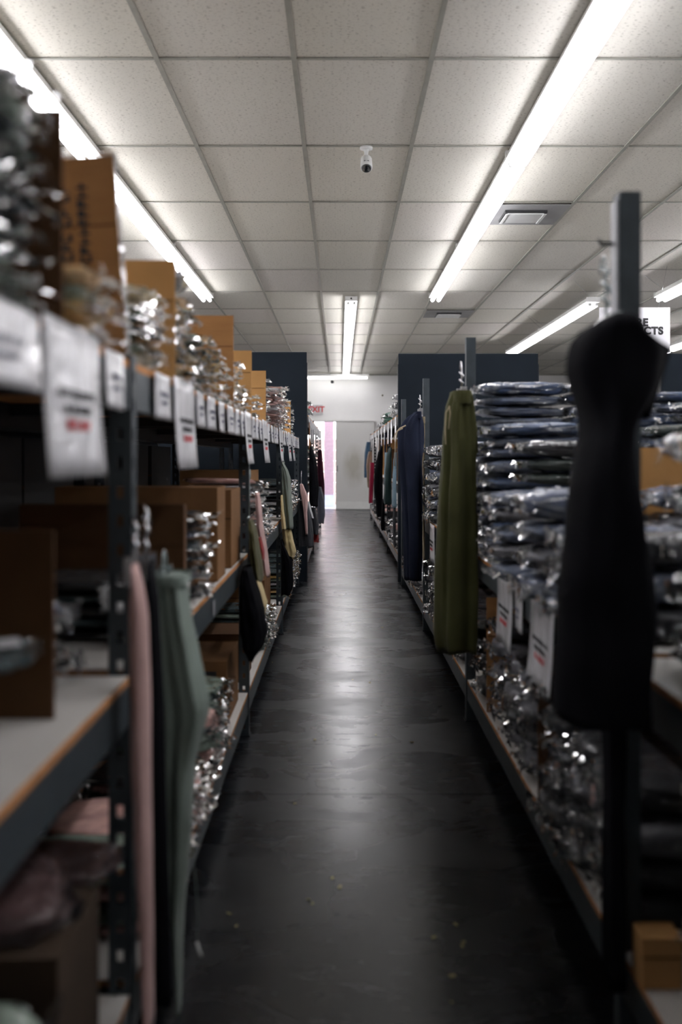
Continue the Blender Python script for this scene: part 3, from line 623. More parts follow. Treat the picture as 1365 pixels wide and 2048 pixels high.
# back row of the right double rack
G = 'bagged denim on the rear right rack'
for k, (y, z1, cs) in enumerate(((2.7, 1.22, ['dark green', 'charcoal']), (3.05, 1.24, ['dark green', 'slate blue', 'denim blue']), (3.4, 1.31, ['denim blue', 'dark green', 'denim blue']), (3.76, 1.34, ['denim blue', 'slate blue']), (4.4, 1.34, ['slate blue']))):
    w_ = ['nearest camera', 'second', 'third', 'fourth', 'farthest'][k]
    stack('jean', cs, 1.17, 1, y, ZM+e, z1, 'rear right rack stack, %s' % w_, G, out=0, sc=(.8, 1)); stack('jean', cs, 1.45, 1, y, ZM+e, z1 - .05, 'rear right rack outer stack, %s' % w_, G, out=0, sc=(.8, 1))
carton(1.18, 1.70, 2.05, 2.45, ZM+e, 1.12, 'orange brown cardboard box on the rear right rack', 'card_light')
# right, bottom shelf : loose clear bags
G = 'clear bags of dark clothes on the right bottom shelf'
def rb(kind, cols, y, z1, where, xo=0, **k): stack(kind, cols, XRF+xo, 1, y, ZB+e, z1, where, G, **k)
rb('lump', ['grey', 'charcoal'], 3.80, .46, 'silvery bags behind lower cardboard, right bottom shelf', out=.0)
divider(XRF+.006, 1, 3.55, ZB+e, .592, .40, 'cardboard sheet below the right beam tags, farther one', 'card')
#MB().box(XRF+.04, XRF+.046, 3.545, 3.548, .40, .56).build('crease_mark', 'card_dark', None).parent = bpy.data.objects['cardboard_divider']
for k, (y, z1) in enumerate(((3.40, .54), (3.14, .50), (2.88, .47))):
    rb('lump', ['grey', 'charcoal', 'grey'], y, z1, 'silvery bag heap %s between the lower cardboards' % ['farthest', 'in the middle', 'nearest'][k], out=-.01, jit=.012)
    rb('lump', ['charcoal', 'grey'], y, z1 + .04, 'rear bag heap %s between the lower cardboards' % ['farthest', 'in the middle', 'nearest'][k], xo=.27, sc=(.95, 1))
divider(XRF+.006, 1, 2.63, ZB+e, .50, .40, 'cardboard sheet below the right beam tags, nearer one', 'card_dark')
for k, (y, z1) in enumerate(((2.46, .52), (2.22, .50), (1.99, .46))):
    rb('lump', ['charcoal', 'charcoal', 'grey'], y, z1, 'glossy black bag heap %s past the nearer lower cardboard' % ['first', 'second', 'third'][k], out=.0, jit=.02, sc=(1, .95))
    rb('lump', ['charcoal', 'grey'], y, z1 + .02, 'rear black bag heap %s past nearer lower cardboard' % ['first', 'second', 'third'][k], xo=.27, sc=(.95, .95))
carton(XRF+.0, XRF+.07, 1.70, 1.76, ZB+e, ZB+.09, 'tiny cardboard box at the bottom right by black column', 'card_light')
rb('lump', ['charcoal', 'slate blue', 'charcoal'], 1.62, .62, 'black bag heap at bottom right frame edge', xo=.09, sc=(1, .85))
rb('lump', ['charcoal'], 1.38, .40, 'black bag heap nearest the camera, bottom right', xo=.05, sc=(1, .8))
for k, y in enumerate((4.45, 4.8)): rb('lump', ['charcoal'], y, .40, 'dark heap %s behind olive sweatpants hem' % ['first', 'second'][k], out=-.01)
for k, y in enumerate((5.15, 5.45, 5.75)): rb('soft', ['grey', 'charcoal'], y, .5, 'rounded pile under white beam tag, %s' % ['nearest', 'middle', 'farthest'][k], out=.02, sc=(1, .85))
for k, y in enumerate((6.6, 7.0, 7.4, 7.8)): rb('lump', ['grey', 'white', 'charcoal'], y, .36, 'pale heap %s past navy sweatpants, bottom shelf' % ['first', 'second', 'third', 'fourth'][k], out=0)

# far racks
G = 'packs on the far racks'
def far(kind, cols, xf, d, y, z0, z1, where, **k): stack(kind, cols, xf, d, y, z0 + e, z1, where, G, **k)
far('lump', ['white', 'grey', 'white'], .535, 1, 9.45, 1.50, 1.73, 'white stack on the far right rack top', out=0)
far('lump', ['white', 'grey'], .535, 1, 9.75, 1.50, 1.73, 'white stack, second on far right rack top', out=0)
far('lump', ['white'], .535, 1, 10.15, 1.50, 1.64, 'low white stack on far right rack top', out=0)
far('lump', ['green', 'green'], .535, 1, 11.9, 1.50, 1.65, 'green stack on the far right rack top', out=0)
far('lump', ['green'], .535, 1, 12.3, 1.50, 1.64, 'green stack, second on far right rack top', out=0)
far('lump', ['white', 'grey'], .535, 1, 13.4, 1.50, 1.60, 'pale stack farthest on far right rack top', out=0)
far('lump', ['sage', 'dark teal', 'white'], -.30, -1, 9.35, 1.50, 1.63, 'sage pack heap below the exit sign', out=0)
far('lump', ['pale blue', 'sage'], -.30, -1, 9.7, 1.50, 1.60, 'pale blue pack heap below the exit sign', out=0)
for k, y in enumerate((9.5, 10.1, 10.7, 11.7, 12.4, 13.0, 14.0, 14.8, 16.0, 16.8)):
    far('lump', ['white', 'grey', 'pink'] if k % 2 else ['charcoal', 'white'], .535, 1, y, .20, .36 + .03 * (k % 3), 'stack %s along far right rack, bottom shelf' % ['first', 'second', 'third', 'fourth', 'fifth', 'sixth', 'seventh', 'eighth', 'ninth', 'tenth'][k], out=0)
for k, (y, c) in enumerate(((9.4, 'card_dark'), (10.3, 'card_dark'), (11.6, 'card_dark'), (13.0, 'card'), (14.2, 'card'))):
    carton(.60, .98, y, y + .45, .85 + e, 1.20, 'cardboard box %s along far right rack, middle shelf' % ['first', 'second', 'third', 'fourth', 'fifth'][k], c)
carton(.60, .9, 14.9, 15.3, .852, 1.38, 'ochre cardboard box high on the far right rack', 'card_light')
for k, y in enumerate((9.5, 10.1, 10.8, 11.8)):
    far('lump', ['white', 'sage', 'charcoal'], -.30, -1, y, .85, 1.22, 'stack %s along far left rack, middle shelf' % ['first', 'second', 'third', 'fourth'][k], out=0)
for k, y in enumerate((9.5, 10.5, 11.8)):
    far('lump', ['charcoal', 'black'], -.30, -1, y, .20, .5, 'stack %s along far left rack, bottom shelf' % ['first', 'second', 'third'][k], out=0)

# ================================================================ TAGS
def price_card(xf, dirx, y0, y1, ztop, zbot, label, group, lines=True, swing=.0):
    """card hung on the beam face; dirx = direction from the rack to the aisle"""
    w_, h_ = y1 - y0, ztop - zbot
    r = empty('shelf_card', (xf + dirx * .004, (y0 + y1) / 2, ztop)); tag(r, label, 'tag', group)
    n, k = 6, 8; vs = []
    for s in (0, 1):
        for i in range(k + 1):
            for j in range(n + 1):
                v = i / k; u = j / n
                off = swing * v * v + .003 * math.sin(u * 5 + y0 * 9) * v
                vs.append((dirx * (off + .0015 * s), (u - .5) * w_, -v * h_))
    fs = []; N = (k + 1) * (n + 1)
    for s in (0, 1):
        for i in range(k):
            for j in range(n):
                a = s * N + i * (n + 1) + j; q = (a, a + 1, a + n + 2, a + n + 1); fs.append(q if s else q[::-1])
    for j in range(n): fs.append((k*(n+1)+j, k*(n+1)+j+1, N+k*(n+1)+j+1, N+k*(n+1)+j)); fs.append((j, j+1, N+j+1, N+j))
    for i in range(k): fs.append((i*(n+1), (i+1)*(n+1), N+(i+1)*(n+1), N+i*(n+1))); fs.append((i*(n+1)+n, (i+1)*(n+1)+n, N+(i+1)*(n+1)+n, N+i*(n+1)+n))
    cardo = MB().add(vs, fs, 0, True).build('card', 'paper', r)
    rnd = random.Random(int(y0 * 100))
    def words(v, wf, hh, m):
        mb = MB(); y = -w_ * wf / 2; x = dirx * (swing * v * v + .0045)
        while y < w_ * wf / 2:
            l_ = hh * .62; z = -v * h_
            a = rnd.choice((0, 1, 2, 3)); x0, x1 = sorted((x, x + dirx * .0008)); t_ = hh * .2
            mb.box(x0, x1, y, y + t_, z - hh, z)
            if a != 1: mb.box(x0, x1, y + t_, y + l_, z - t_, z)
            if a >= 1: mb.box(x0, x1, y + t_, y + l_, z - hh, z - hh + t_)
            if a in (0, 2): mb.box(x0, x1, y + t_, y + l_ * .9, z - hh * .6, z - hh * .42)
            if a == 3: mb.box(x0, x1, y + l_ - t_, y + l_, z - hh, z)
            y += l_ + hh * .18 + (hh * .5 if rnd.random() < .14 else 0)
        tag(mb.build('printed_line', m, cardo), kind='stuff')
    if lines == 'big':
        words(.43, .66, h_ * .055, 'ink'); words(.53, .46, h_ * .055, 'ink'); words(.625, .42, h_ * .07, 'redink')
    elif lines: words(.40, .5, h_ * .10, 'greyink'); words(.60, .35, h_ * .08, 'greyink')
xf = XLF + .0
big = [(1.17, 1.437, 'large white shelf card with red line, nearest camera at left'), (2.09, 2.38, 'large white card swinging beside the near left post'), (3.64, 3.90, 'long white card before the olive top'), (4.47, 4.75, 'long white card, first after the second left post'), (5.69, 5.98, 'long white card above the sage shirt'), (6.66, 6.92, 'long white card, left of a close pair on left beam'), (7.2, 7.47, 'long white card, right of a close pair on left beam')]
for y0, y1, lb in big: price_card(xf, 1, y0, y1, ZT + .006, ZT - .193, lb, 'large cards on the left top beam', 'big', swing=.012)
sm = [(.90, 1.15), (1.475, 1.60), (1.88, 2.04), (2.42, 2.54), (2.62, 2.78), (2.86, 3.0), (3.08, 3.25), (3.32, 3.45), (3.50, 3.62), (3.95, 4.08), (4.13, 4.27), (4.30, 4.44), (4.80, 4.95), (5.02, 5.18), (5.25, 5.4), (5.46, 5.6), (6.02, 6.1), (6.2, 6.35), (6.42, 6.6), (6.98, 7.14), (7.55, 7.7), (7.78, 7.92), (8.05, 8.2), (8.28, 8.42)]
for i, (y0, y1) in enumerate(sm):
    price_card(xf, 1, y0, y1, ZT - .002, ZT - .092, 'small white shelf label, %s along the left top beam' % (['first', 'second', 'third', 'fourth', 'fifth', 'sixth', 'seventh', 'eighth', 'ninth', 'tenth', 'eleventh', 'twelfth', 'thirteenth', 'fourteenth', 'fifteenth', 'sixteenth', 'seventeenth', 'eighteenth', 'nineteenth', 'twentieth', 'twenty-first', 'twenty-second', 'twenty-third', 'twenty-fourth'][i]), 'small labels on the left top beam', True, swing=.003)
price_card(XRF, -1, 2.95, 3.23, ZM - .002, ZM - .215, 'white card with red line on right beam, farther one', 'large cards on the right beam', 'big', swing=.006)
price_card(XRF, -1, 2.385, 2.665, ZM - .002, ZM - .215, 'white card with red line touching the black dress', 'large cards on the right beam', 'big', swing=.01)
price_card(XRF, -1, 2.80, 2.92, ZM - .018, ZM - .13, 'small white label between two right beam cards', 'small labels on the right beam', True)
price_card(XRF, -1, 5.42, 5.70, ZM - .002, ZM - .215, 'white card on right beam between olive and navy sweatpants', 'large cards on the right beam', 'big')
MB().box(0, .002, -.012, .012, -.02, .02).build('beam_sticker', 'paper', bpy.data.objects['shelving_rack'], (.001, 2.78 - LY[0], ZM - .05))
for i, y in enumerate((9.25, 10.0, 10.7, 11.6, 12.5, 13.4, 14.4, 15.5, 16.6)):
    price_card(.535, -1, y, y + .26, 1.49, 1.25, 'long white card %s on the far right rack beam' % ['first', 'second', 'third', 'fourth', 'fifth', 'sixth', 'seventh', 'eighth', 'ninth'][i], 'cards on the far right beam', False)
for i, y in enumerate((9.2, 9.7, 10.2, 10.8, 11.4, 12.0, 12.7, 13.4, 14.1, 14.8)):
    price_card(-.30, 1, y, y + .26, 1.49, 1.25, 'long white card %s on the far left rack beam' % ['first', 'second', 'third', 'fourth', 'fifth', 'sixth', 'seventh', 'eighth', 'ninth', 'tenth'][i], 'cards on the far left beam', False)

# ================================================================ HANGING GARMENTS
FC = {k: fabric('cloth_' + k, c) for k, c in dict(
    black=(.006, .006, .008), olive=(.058, .060, .022), navy=(.022, .027, .048), beige=(.42, .34, .23), pink=(.55, .36, .34), sage=(.22, .27, .24), sagelight=(.17, .20, .17),
    cream=(.62, .50, .27), red=(.28, .03, .03), grey=(.10, .11, .14), darkgrey=(.04, .042, .05), white=(.5, .5, .52), burgundy=(.045, .012, .022), denim=(.06, .12, .20), lightdenim=(.22, .33, .40), greendenim=(.025, .05, .05), crimson=(.30, .015, .05), brown=(.26, .17, .12), leather=(.30, .13, .05), khaki=(.085, .08, .035)).items()}
def garment(name, label, cat, Y, prof, hy, m, group=None, folds=5, amp=.10, crease=0.0, ph=0.0, rows=30, wb=None, sleeve=False):
    """closed hanging cloth; prof = (py, left px, right px) rows in the photograph at depth Y"""
    secs = []
    for py, a, b in prof:
        cx = PX((a + b) / 2, Y); s = F / Y; wpx = (b - a) / 2
        hyy = hy if not callable(hy) else hy((py - prof[0][0]) / (prof[-1][0] - prof[0][0]))
        sh = abs(cx / Y) * hyy * s
        if sh > wpx * .8: hyy *= wpx * .8 / sh; sh = wpx * .8
        secs.append((PZ(py, Y), cx, math.sqrt(wpx**2 - sh**2) / s, hyy))
    z0 = secs[0][0]
    r = MB(); seg = 44; vs = []
    top, bot = secs[0][0], secs[-1][0]
    for i in range(rows + 1):
        z = top + (bot - top) * i / rows
        for k in range(len(secs) - 1):
            if secs[k][0] >= z >= secs[k+1][0] - 1e-6: break
        t = (secs[k][0] - z) / max(1e-6, secs[k][0] - secs[k+1][0]); t = min(1, max(0, t))
        cx = secs[k][1] * (1-t) + secs[k+1][1] * t; hx = secs[k][2] * (1-t) + secs[k+1][2] * t; h2 = secs[k][3] * (1-t) + secs[k+1][3] * t
        v = i / rows
        for j in range(seg):
            a = 2 * math.pi * j / seg
            f = 1 + amp * (.55 + .6 * v) * math.sin(folds * a + ph + v * 1.1) + amp * .5 * math.sin((folds * 2 + 1) * a + ph * 2 - v * 3)
            if crease: f *= 1 - crease * min(1, max(0, (v - .12) * 5)) * math.exp(-((math.sin(a)) / .35) ** 2)   # pinch between the two legs
            f += .10 * noise.noise(Vector((math.cos(a) * 1.3 + ph, math.sin(a) * 1.3, v * 6)))
            f = min(f, 1.12)
            ca, sa = math.cos(a), math.sin(a)
            ex = abs(ca) ** .8 * (1 if ca > 0 else -1); ey = abs(sa) ** .8 * (1 if sa > 0 else -1)
            zz = z - (bot - top) * 0 + (.006 * math.sin(a * 3 + ph) if i == rows else 0)
            xx = cx + hx * ex * f; yy = Y + h2 * ey * f
            lim = (.512 if cx > 0 else -.350) if Y < 8.7 else (.525 if cx > 0 else -.292)
            if name == 'hanging_dress' and Y < 2: lim = .556
            if abs(xx) > abs(lim): xx = lim * (1 - .02 * (1 + math.sin(j * .8 + v * 9)) / 2)
            vs.append((xx, yy, zz))
    fs = []
    for i in range(rows):
        for j in range(seg): fs.append((i*seg+j, i*seg+(j+1)%seg, (i+1)*seg+(j+1)%seg, (i+1)*seg+j))
    # top closed, hem closed slightly inside
    n0 = len(vs); vs.append((secs[0][1], Y, z0 - .002)); vs.append((secs[-1][1], Y, bot + .03))
    for j in range(seg): fs.append((n0, (j+1)%seg, j)); fs.append((n0+1, rows*seg+j, rows*seg+(j+1)%seg))
    cx0, cz0 = secs[0][1], top
    vs = [(x - cx0, y - Y, z - cz0) for x, y, z in vs]
    o = r.add(vs, fs, 0, True).build(name, m, None, (cx0, Y, cz0)); tag(o, label, cat, group)
    if wb:       # ribbed waistband
        wbm = MB(); ring = []
        for q in range(5):
            for j in range(60):
                a = 2 * math.pi * j / 60; rr = 1.05 + (.05 if j % 2 else 0) + (.04 if q in (1, 3) else 0)
                ca, sa = math.cos(a), math.sin(a)
                ring.append((secs[0][2] * abs(ca)**.8 * (1 if ca > 0 else -1) * rr * 1.03, secs[0][3] * abs(sa)**.8 * (1 if sa > 0 else -1) * rr * 1.03, .004 - wb * q / 4))
        f3 = [(q*60+j, q*60+(j+1)%60, (q+1)*60+(j+1)%60, (q+1)*60+j) for q in range(4) for j in range(60)]
        wbm.add(ring, f3, 0, True).build('waistband', m, o)
    return o
def strand(o, pts, r, m, name='drawstring', flat=.35):
    """pts = (px, py, Y)"""
    P = [(PX(a, c) - o.location.x, c - o.location.y, PZ(b, c) - o.location.z) for a, b, c in pts]
    MB().tube(P, r, 8, flat=flat).build(name, m, o)
def hanger(Y, px, py_top, py_bar, label, m='chrome', half=.12, along='Y', clips=True, group='hangers hooked on the racks', loops=0):
    x = PX(px, Y); zt, zb = PZ(py_top, Y), PZ(py_bar, Y)
    r = empty('clothes_hanger', (x, Y, zb)); tag(r, label, 'hanger', group); h_ = zt - zb
    hk = [(0, 0, 0), (0, 0, h_ - .05)] + [(.0, .02 - .02 * math.cos(t), h_ - .03 + .022 * math.sin(t)) for t in [R(a) for a in (-30, 10, 50, 90, 130, 170, 205)]]
    hk = [(p[0], p[1], p[2]) for p in hk]
    MB().tube(hk, .0028, 8).build('hook', m, r)
    MB().tube([(0, -half, 0), (0, -half*.4, .004), (0, half*.4, .004), (0, half, 0)], .0045, 8).build('bar', m, r)
    if clips:
        for s in (-1, 1): MB().box(-.011, .011, s*half*.85-.014, s*half*.85+.014, -.035, .014).build('clip', m, r)
    for k in range(loops): MB().tube([(.008*math.sin(k*2), .01*math.cos(k*2), .02 + k*.03), (.004, -.008, .032 + k*.03), (-.008, .006, .045 + k*.03)], .004, 6).build('link', m, r)
    return r

HG = 'garments hanging from the right rack posts'
# black dress on the near right post
d = garment('hanging_dress', 'black strapless dress hanging blurred on the near right post', 'dress', 1.62,
    [(629, 1215, 1246), (640, 1186, 1262), (655, 1160, 1278), (675, 1145, 1290), (700, 1136, 1330), (715, 1133, 1330), (740, 1130, 1323), (775, 1137, 1312), (805, 1147, 1294), (835, 1156, 1274), (865, 1159, 1264), (900, 1150, 1266), (960, 1140, 1270), (1030, 1131, 1285), (1100, 1122, 1296), (1200, 1113, 1303), (1320, 1108, 1303), (1425, 1108, 1300)], .12, FC['black'], HG, folds=4, amp=.03, rows=50)
MB().add([(0,-.02,0),(.094,-.002,-.052),(.05,-.03,-.17),(0,.05,0),(.094,.004,-.052),(.05,.05,-.17)], [(0,1,2),(5,4,3),(0,3,4,1),(1,4,5,2),(2,5,3,0)]).build('cup_point', FC['black'], d, (.0 , 0, -.004))
garment('hanging_trousers', 'long black trousers hanging under the black dress by the post', 'trousers', 1.80, [(1000, 1200, 1270), (1430, 1200, 1300), (1600, 1203, 1300), (1800, 1200, 1298), (1960, 1205, 1290)], .05, FC['black'], HG, folds=4, amp=.06, crease=.3)
hanger(1.90, 1213, 500, 640, 'clear plastic hanger holding the black dress at near post', 'clear', half=.10, clips=False, loops=3)
MB().tube([(0, 0, 0), (-.03, 0, 0), (-.034, 0, .01)], .004, 8).build('peg', 'steel_dark', bpy.data.objects['shelving_rack.002'], (0, 1.90 - RY[0] - .04, 1.505))
MB().box(-.006, -.001, .002, .038, .92, 1.585).build('pale_strip', mat('pale_grey_strip', (.36, .37, .40), rough=.4), bpy.data.objects['shelving_rack.002'], (0, 1.84 - RY[0], 0))  # pale grey strip laid over the aisle flange of the near post
# olive sweatpants
d = garment('hanging_sweatpants', 'olive green sweatpants with tan drawstring hanging on a clip hanger', 'trousers', 3.72,
    [(786, 903, 941), (800, 898, 947), (815, 893, 949), (870, 888, 956), (950, 884, 961), (1050, 879, 966), (1150, 874, 970), (1270, 873, 970), (1300, 878, 966)], .10, FC['olive'], HG, folds=6, amp=.17, crease=.0, wb=.05, rows=40)
strand(d, [(900, 812, 3.60), (893, 825, 3.60), (891, 860, 3.60), (892, 889, 3.60)], .006, FC['beige']); strand(d, [(899, 812, 3.59), (901, 826, 3.59), (898, 858, 3.60)], .006, FC['beige'])
hanger(3.74, 924, 718, 783, 'clip hanger holding the olive sweatpants', half=.07, loops=2)
garment('hanging_trousers', 'off-white trouser leg showing left of the olive sweatpants', 'trousers', 3.92, [(985, 880, 888), (1100, 876, 886), (1200, 870, 884), (1262, 867, 883)], .05, FC['beige'], HG, folds=3, amp=.05)
# navy sweatpants and beige trousers
d = garment('hanging_sweatpants', 'navy blue sweatpants with long tan drawstring hanging on post', 'trousers', 5.80,
    [(826, 828, 842), (834, 816, 843), (845, 806, 845), (862, 798, 846), (900, 797, 847), (940, 799, 847), (980, 803, 847), (1040, 806, 846), (1100, 808, 845), (1158, 809, 842)], .12, FC['navy'], HG, folds=4, amp=.2, crease=.25, ph=1.0, wb=.045, rows=40)
strand(d, [(812, 851, 5.66), (800, 857, 5.66), (791, 868, 5.66), (788, 880, 5.66)], .011, FC['beige']); strand(d, [(806, 857, 5.65), (795, 862, 5.65), (791, 885, 5.65), (790, 932, 5.66)], .009, FC['beige'])
hanger(5.82, 841, 787, 822, 'clip hanger holding the navy sweatpants', half=.06, loops=2)
garment('hanging_trousers', 'beige cargo trousers hanging right behind the navy sweatpants', 'trousers', 6.02, [(836, 842, 850), (850, 841, 853), (900, 842, 856), (960, 843, 857), (1040, 843, 855), (1120, 843, 851)], .10, FC['beige'], HG, folds=4, amp=.12, wb=.04)
# far right rack clothes
HG = 'clothes hanging along the far right rack'
garment('hanging_jeans', 'pale blue denim shorts hanging at the near end of far right rack', 'trousers', 9.25, [(905, 792, 800), (920, 788, 805), (960, 786, 807), (1014, 785, 808)], .12, FC['lightdenim'], HG, amp=.08)
garment('hanging_trousers', 'dark trousers hanging below the pale blue denim', 'trousers', 9.35, [(1000, 788, 806), (1050, 786, 806), (1092, 788, 805)], .10, FC['darkgrey'], HG)
garment('hanging_jeans', 'dark green denim trousers hanging left of the pale denim', 'trousers', 10.1, [(895, 780, 797), (915, 774, 798), (950, 771, 797), (1000, 768, 792), (1008, 769, 788)], .12, FC['greendenim'], HG, amp=.08)
garment('hanging_jeans', 'mid blue jeans hanging behind the dark green denim', 'trousers', 10.9, [(905, 771, 782), (950, 769, 780), (1000, 770, 779)], .1, FC['lightdenim'], HG)
garment('hanging_shirt', 'navy spotted top hanging high on the far right rack', 'shirt', 11.3, [(865, 775, 783), (900, 774, 786), (915, 775, 785)], .1, FC['navy'], HG)
garment('hanging_dress', 'long black dress hanging halfway along the far right rack', 'dress', 12.2, [(893, 762, 771), (905, 757, 773), (935, 751, 773), (975, 748, 772), (1005, 752, 771), (1033, 754, 772)], .15, FC['black'], HG, amp=.06)
garment('hanging_dress', 'second black dress hanging behind the long black one', 'dress', 11.6, [(1000, 765, 774), (1050, 762, 776), (1060, 763, 775)], .1, FC['black'], HG)
garment('hanging_shirt', 'crimson top hanging on the far right rack', 'shirt', 15.0, [(925, 741, 749), (960, 739, 748), (1006, 738, 746)], .12, FC['crimson'], HG)
garment('hanging_shirt', 'brown tee hanging beside the denim jacket on far rack', 'shirt', 16.2, [(903, 738, 745), (920, 734, 745), (934, 733, 744), (975, 736, 742)], .15, FC['brown'], HG)
garment('hanging_shirt', 'blue denim jacket hanging at the far end of right rack', 'jacket', 17.2, [(884, 734, 741), (905, 730, 740), (930, 729, 739), (955, 729, 737)], .15, FC['denim'], HG)
hanger(12.2, 757, 872, 902, 'white hanger above the long black dress', 'white_plastic', half=.12, clips=False)
# left side
HG = 'garments hanging from the left rack posts'
garment('hanging_trousers', 'dusty pink narrow trousers hanging blurred on the near left post', 'trousers', 1.60,
    [(1128, 262, 276), (1160, 263, 284), (1200, 261, 293), (1240, 260, 297), (1330, 261, 299), (1500, 262, 301), (1700, 270, 304), (1900, 280, 307), (2060, 290, 309)], .03, FC['pink'], HG, folds=3, amp=.05, rows=34)
garment('hanging_trousers', 'narrow black trousers hanging between pink and sage ones', 'trousers', 1.78, [(1128, 285, 308), (1200, 286, 318), (1400, 290, 326), (1700, 296, 335), (2000, 300, 345)], .03, FC['black'], HG, folds=3, amp=.05)
d = garment('hanging_trousers', 'sage green wide trousers hanging blurred at left', 'trousers', 1.95,
    [(1150, 303, 376), (1170, 307, 373), (1230, 311, 380), (1300, 316, 393), (1360, 320, 405), (1415, 324, 416), (1470, 327, 402), (1530, 330, 388), (1620, 333, 383), (1720, 337, 377), (1820, 342, 370), (1900, 348, 367), (2030, 354, 363)], .06, FC['sage'], HG, folds=5, amp=.17, rows=44, wb=.02)
strand(d, [(376, 1640, 1.93), (384, 1700, 1.93), (392, 1760, 1.93), (396, 1830, 1.93), (394, 1885, 1.93)], .0022, FC['sage'], 'tie_ribbon')
strand(d, [(394, 1885, 1.93), (398, 1900, 1.93), (403, 1912, 1.93)], .005, MT['white_plastic'], 'ribbon_tip', .6)
hanger(1.66, 270, 1050, 1126, 'chrome clip hanger above the pink trousers', half=.03, loops=2)
hanger(1.80, 292, 1020, 1124, 'chrome clip hanger above the black trousers at left', half=.04, loops=3)
hanger(1.97, 325, 1095, 1148, 'dark clip hanger above the sage trousers', 'clear', half=.05)
garment('hanging_shirt', 'khaki tank top hanging on the second left post', 'shirt', 3.62, [(1040, 498, 506), (1060, 499, 514), (1100, 500, 520), (1140, 503, 526), (1157, 508, 528)], .10, FC['khaki'], HG, amp=.08)
garment('hanging_shirt', 'dusty pink tank top hanging right of the khaki one', 'shirt', 3.98, [(985, 511, 519), (1010, 512, 523), (1050, 514, 526), (1090, 519, 533), (1150, 526, 541)], .08, FC['pink'], HG, amp=.08)
garment('hanging_shirt', 'rust red straps top hanging between khaki and pink tops', 'shirt', 3.84, [(1075, 517, 523), (1100, 519, 529), (1118, 522, 530)], .04, FC['red'], HG, amp=.05)
garment('hanging_shirt', 'cream shorts hanging below the khaki tank top', 'shorts', 3.80, [(1153, 509, 519), (1175, 505, 525), (1205, 510, 534), (1231, 515, 531)], .08, FC['cream'], HG, amp=.08)
garment('hanging_shirt', 'black shirt hanging low on the second left post', 'shirt', 3.48, [(1135, 484, 504), (1170, 478, 514), (1220, 480, 528), (1262, 482, 533), (1290, 487, 528), (1316, 500, 510)], .10, FC['black'], HG, amp=.05)
hanger(3.74, 499, 935, 1035, 'clear hanger hooked on the second left post', 'clear', half=.06, clips=False)
garment('hanging_shirt', 'sage green shirt hanging on the third left post', 'shirt', 5.95, [(924, 562, 567), (940, 563, 576), (955, 562, 580), (1000, 566, 583), (1050, 570, 587), (1056, 571, 587)], .12, FC['sagelight'], HG, amp=.10)
garment('hanging_shirt', 'cream camisole hanging left of the sage shirt', 'shirt', 5.80, [(990, 560, 566), (1020, 561, 568), (1058, 564, 573)], .06, FC['cream'], HG, amp=.06)
garment('hanging_shorts', 'cream pleated shorts hanging under the sage shirt', 'shorts', 5.92, [(1057, 566, 582), (1080, 567, 586), (1104, 568, 592), (1112, 569, 590)], .08, FC['cream'], HG, folds=6, amp=.12)
garment('hanging_trousers', 'black trousers hanging below the cream pleated shorts', 'trousers', 5.86, [(1080, 556, 566), (1120, 556, 584), (1175, 558, 586), (1188, 562, 580)], .08, FC['black'], HG)
hanger(5.98, 567, 893, 922, 'clear hanger holding the sage shirt', 'clear', half=.05, clips=False)
garment('hanging_shirt', 'dusty pink cardigan hanging at the end of left rack', 'shirt', 8.3, [(968, 600, 606), (985, 601, 613), (1000, 604, 616), (1030, 608, 615), (1069, 612, 616)], .06, FC['pink'], HG, amp=.08)
hanger(8.32, 603, 940, 967, 'chrome hanger holding the pink cardigan', half=.05, clips=False)
garment('hanging_dress', 'long black coat hanging beside the left navy panel', 'coat', 9.3, [(888, 612, 622), (905, 606, 628), (935, 604, 634), (975, 604, 637), (1012, 606, 636)], .15, FC['black'], HG, amp=.06)
garment('hanging_shirt', 'white folded top hanging low behind the pink cardigan', 'shirt', 8.45, [(1003, 613, 619), (1020, 616, 623), (1036, 620, 628)], .05, FC['white'], HG, amp=.08)
garment('hanging_trousers', 'dark grey trousers hanging low beside the left navy panel', 'trousers', 8.40, [(1000, 598, 616), (1045, 598, 624), (1092, 598, 628)], .10, FC['darkgrey'], HG)
garment('hanging_trousers', 'charcoal skirt hanging above the small red garment', 'skirt', 9.6, [(1015, 620, 632), (1050, 618, 637), (1068, 620, 637)], .10, FC['darkgrey'], HG)
garment('hanging_shorts', 'small red shorts hanging low on the far left rack', 'shorts', 9.7, [(1062, 625, 637), (1084, 626, 638)], .06, FC['red'], HG)
garment('hanging_shirt', 'burgundy shirt hanging on the far left rack by the doorway', 'shirt', 11.6, [(900, 637, 644), (930, 635, 646), (970, 636, 649), (1000, 640, 650)], .15, FC['burgundy'], HG, amp=.08)
garment('hanging_trousers', 'blue grey trousers hanging on the far left rack by doorway', 'trousers', 11.3, [(974, 632, 643), (1000, 633, 649), (1030, 635, 650), (1046, 637, 648)], .12, FC['grey'], HG, amp=.10)
garment('hanging_belt', 'tan leather belt hanging on the near end of far left rack', 'belt', 9.15, [(845, 614, 618), (870, 613, 620), (890, 612, 622), (899, 616, 618)], .02, FC['leather'], HG, folds=2, amp=.02)

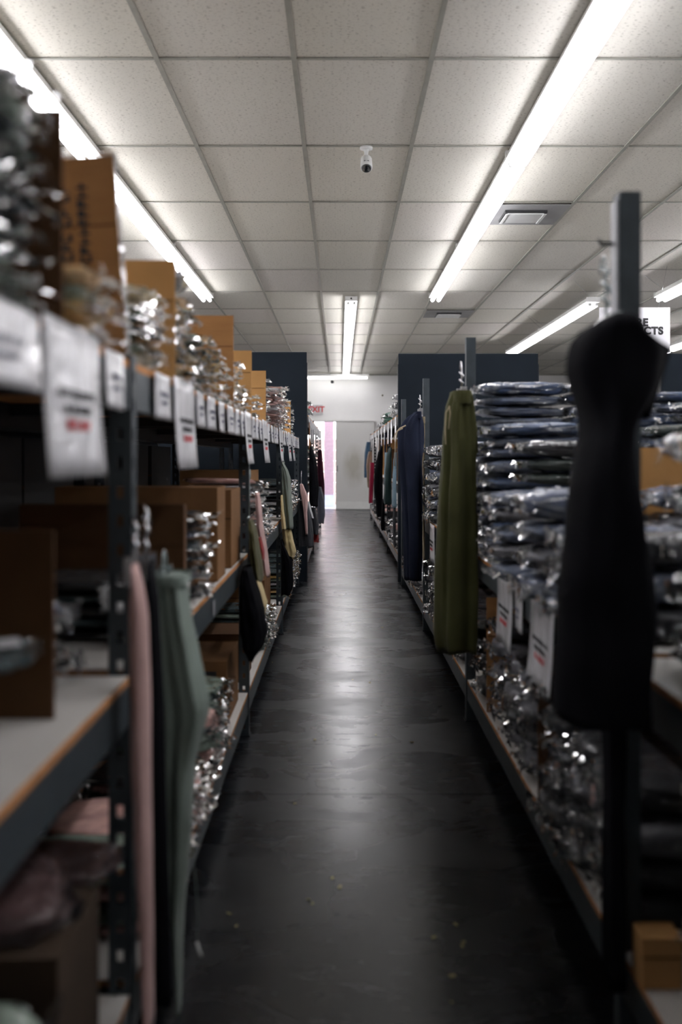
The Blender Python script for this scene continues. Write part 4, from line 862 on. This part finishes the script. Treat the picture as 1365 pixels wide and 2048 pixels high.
# debris on the floor
rnd = random.Random(11); db = MB()
spots = [(665,1757),(617,1800),(625,1808),(868,1876),(912,1850),(928,1885),(905,1953),(904,2006),(825,1485),(740,1365),(706,1360),(752,1470),(590,1608),(630,1480),(680,1775),(925,1893),(545,1325),(700,1040),(765,1255),(458,1828),(473,1853)]
for px, py in spots:
    Yf = CZ * F / (py - VY); X = PX(px, Yf); a = rnd.uniform(0, 3); s = rnd.uniform(.003, .007)
    M = Matrix.Translation((X, Yf, .0008)) @ Matrix.Rotation(a, 4, 'Z') @ Matrix.Rotation(.2, 4, 'X')
    db.box(-s, s, -s*.5, s*.5, 0, .002, 0, M)
tag(db.build('floor_litter', mat('yellow_litter', (.42, .36, .16), var=.3)), 'tiny yellowish scraps scattered over the dark floor', 'litter', kind='stuff')

# ---------------------------------------------------------------- keep the packs that show largest as objects, join the rest
bpy.context.view_layer.update(); dg = bpy.context.evaluated_depsgraph_get()
hits = {}
packs = [o for o in bpy.data.objects if o.name.startswith('bagged_garment')]
pk = {o.name for o in packs}
from mathutils.bvhtree import BVHTree
vv, ff, owner = [], [], []
for o in bpy.data.objects:
    if o.type != 'MESH': continue
    rt = o
    while rt.parent: rt = rt.parent
    mw = o.matrix_world; off = len(vv); vv += [mw @ v.co for v in o.data.vertices]
    for p in o.data.polygons: ff.append([off + i for i in p.vertices]); owner.append(rt.name)
tree = BVHTree.FromPolygons(vv, ff)
for iy in range(3, 2048, 8):
    for ix in range(3, 1365, 8):
        hit = tree.ray_cast(Vector((0, 0, CZ)), Vector(((ix - VX) / F, 1, (VY - iy) / F)).normalized())
        if hit[2] is not None and owner[hit[2]] in pk: hits[owner[hit[2]]] = hits.get(owner[hit[2]], 0) + 1
del tree, vv, ff
packs.sort(key=lambda o: -hits.get(o.name, 0))
keep = packs[:290]; rest = packs[290:]
V, Fc, MI, SMO, mats = [], [], [], [], []
for o in rest:
    for c in [o] + list(o.children):
        mw = c.matrix_world; off = len(V); me = c.data; m_ = c.material_slots[0].material
        if m_ not in mats: mats.append(m_)
        k = mats.index(m_); V += [tuple(mw @ v.co) for v in me.vertices]
        for p in me.polygons: Fc.append([off + i for i in p.vertices]); MI.append(k); SMO.append(p.use_smooth)
bpy.data.batch_remove([c for o in rest for c in o.children] + rest)
me = bpy.data.meshes.new('bagged_stock'); me.from_pydata(V, [], Fc)
for m_ in mats: me.materials.append(m_)
me.polygons.foreach_set('material_index', MI); me.polygons.foreach_set('use_smooth', SMO); me.update()
tag(link('bagged_stock', me), 'remaining bagged clothes filling the shelves behind and beyond the nearer stacks', 'clothes pack', kind='stuff')
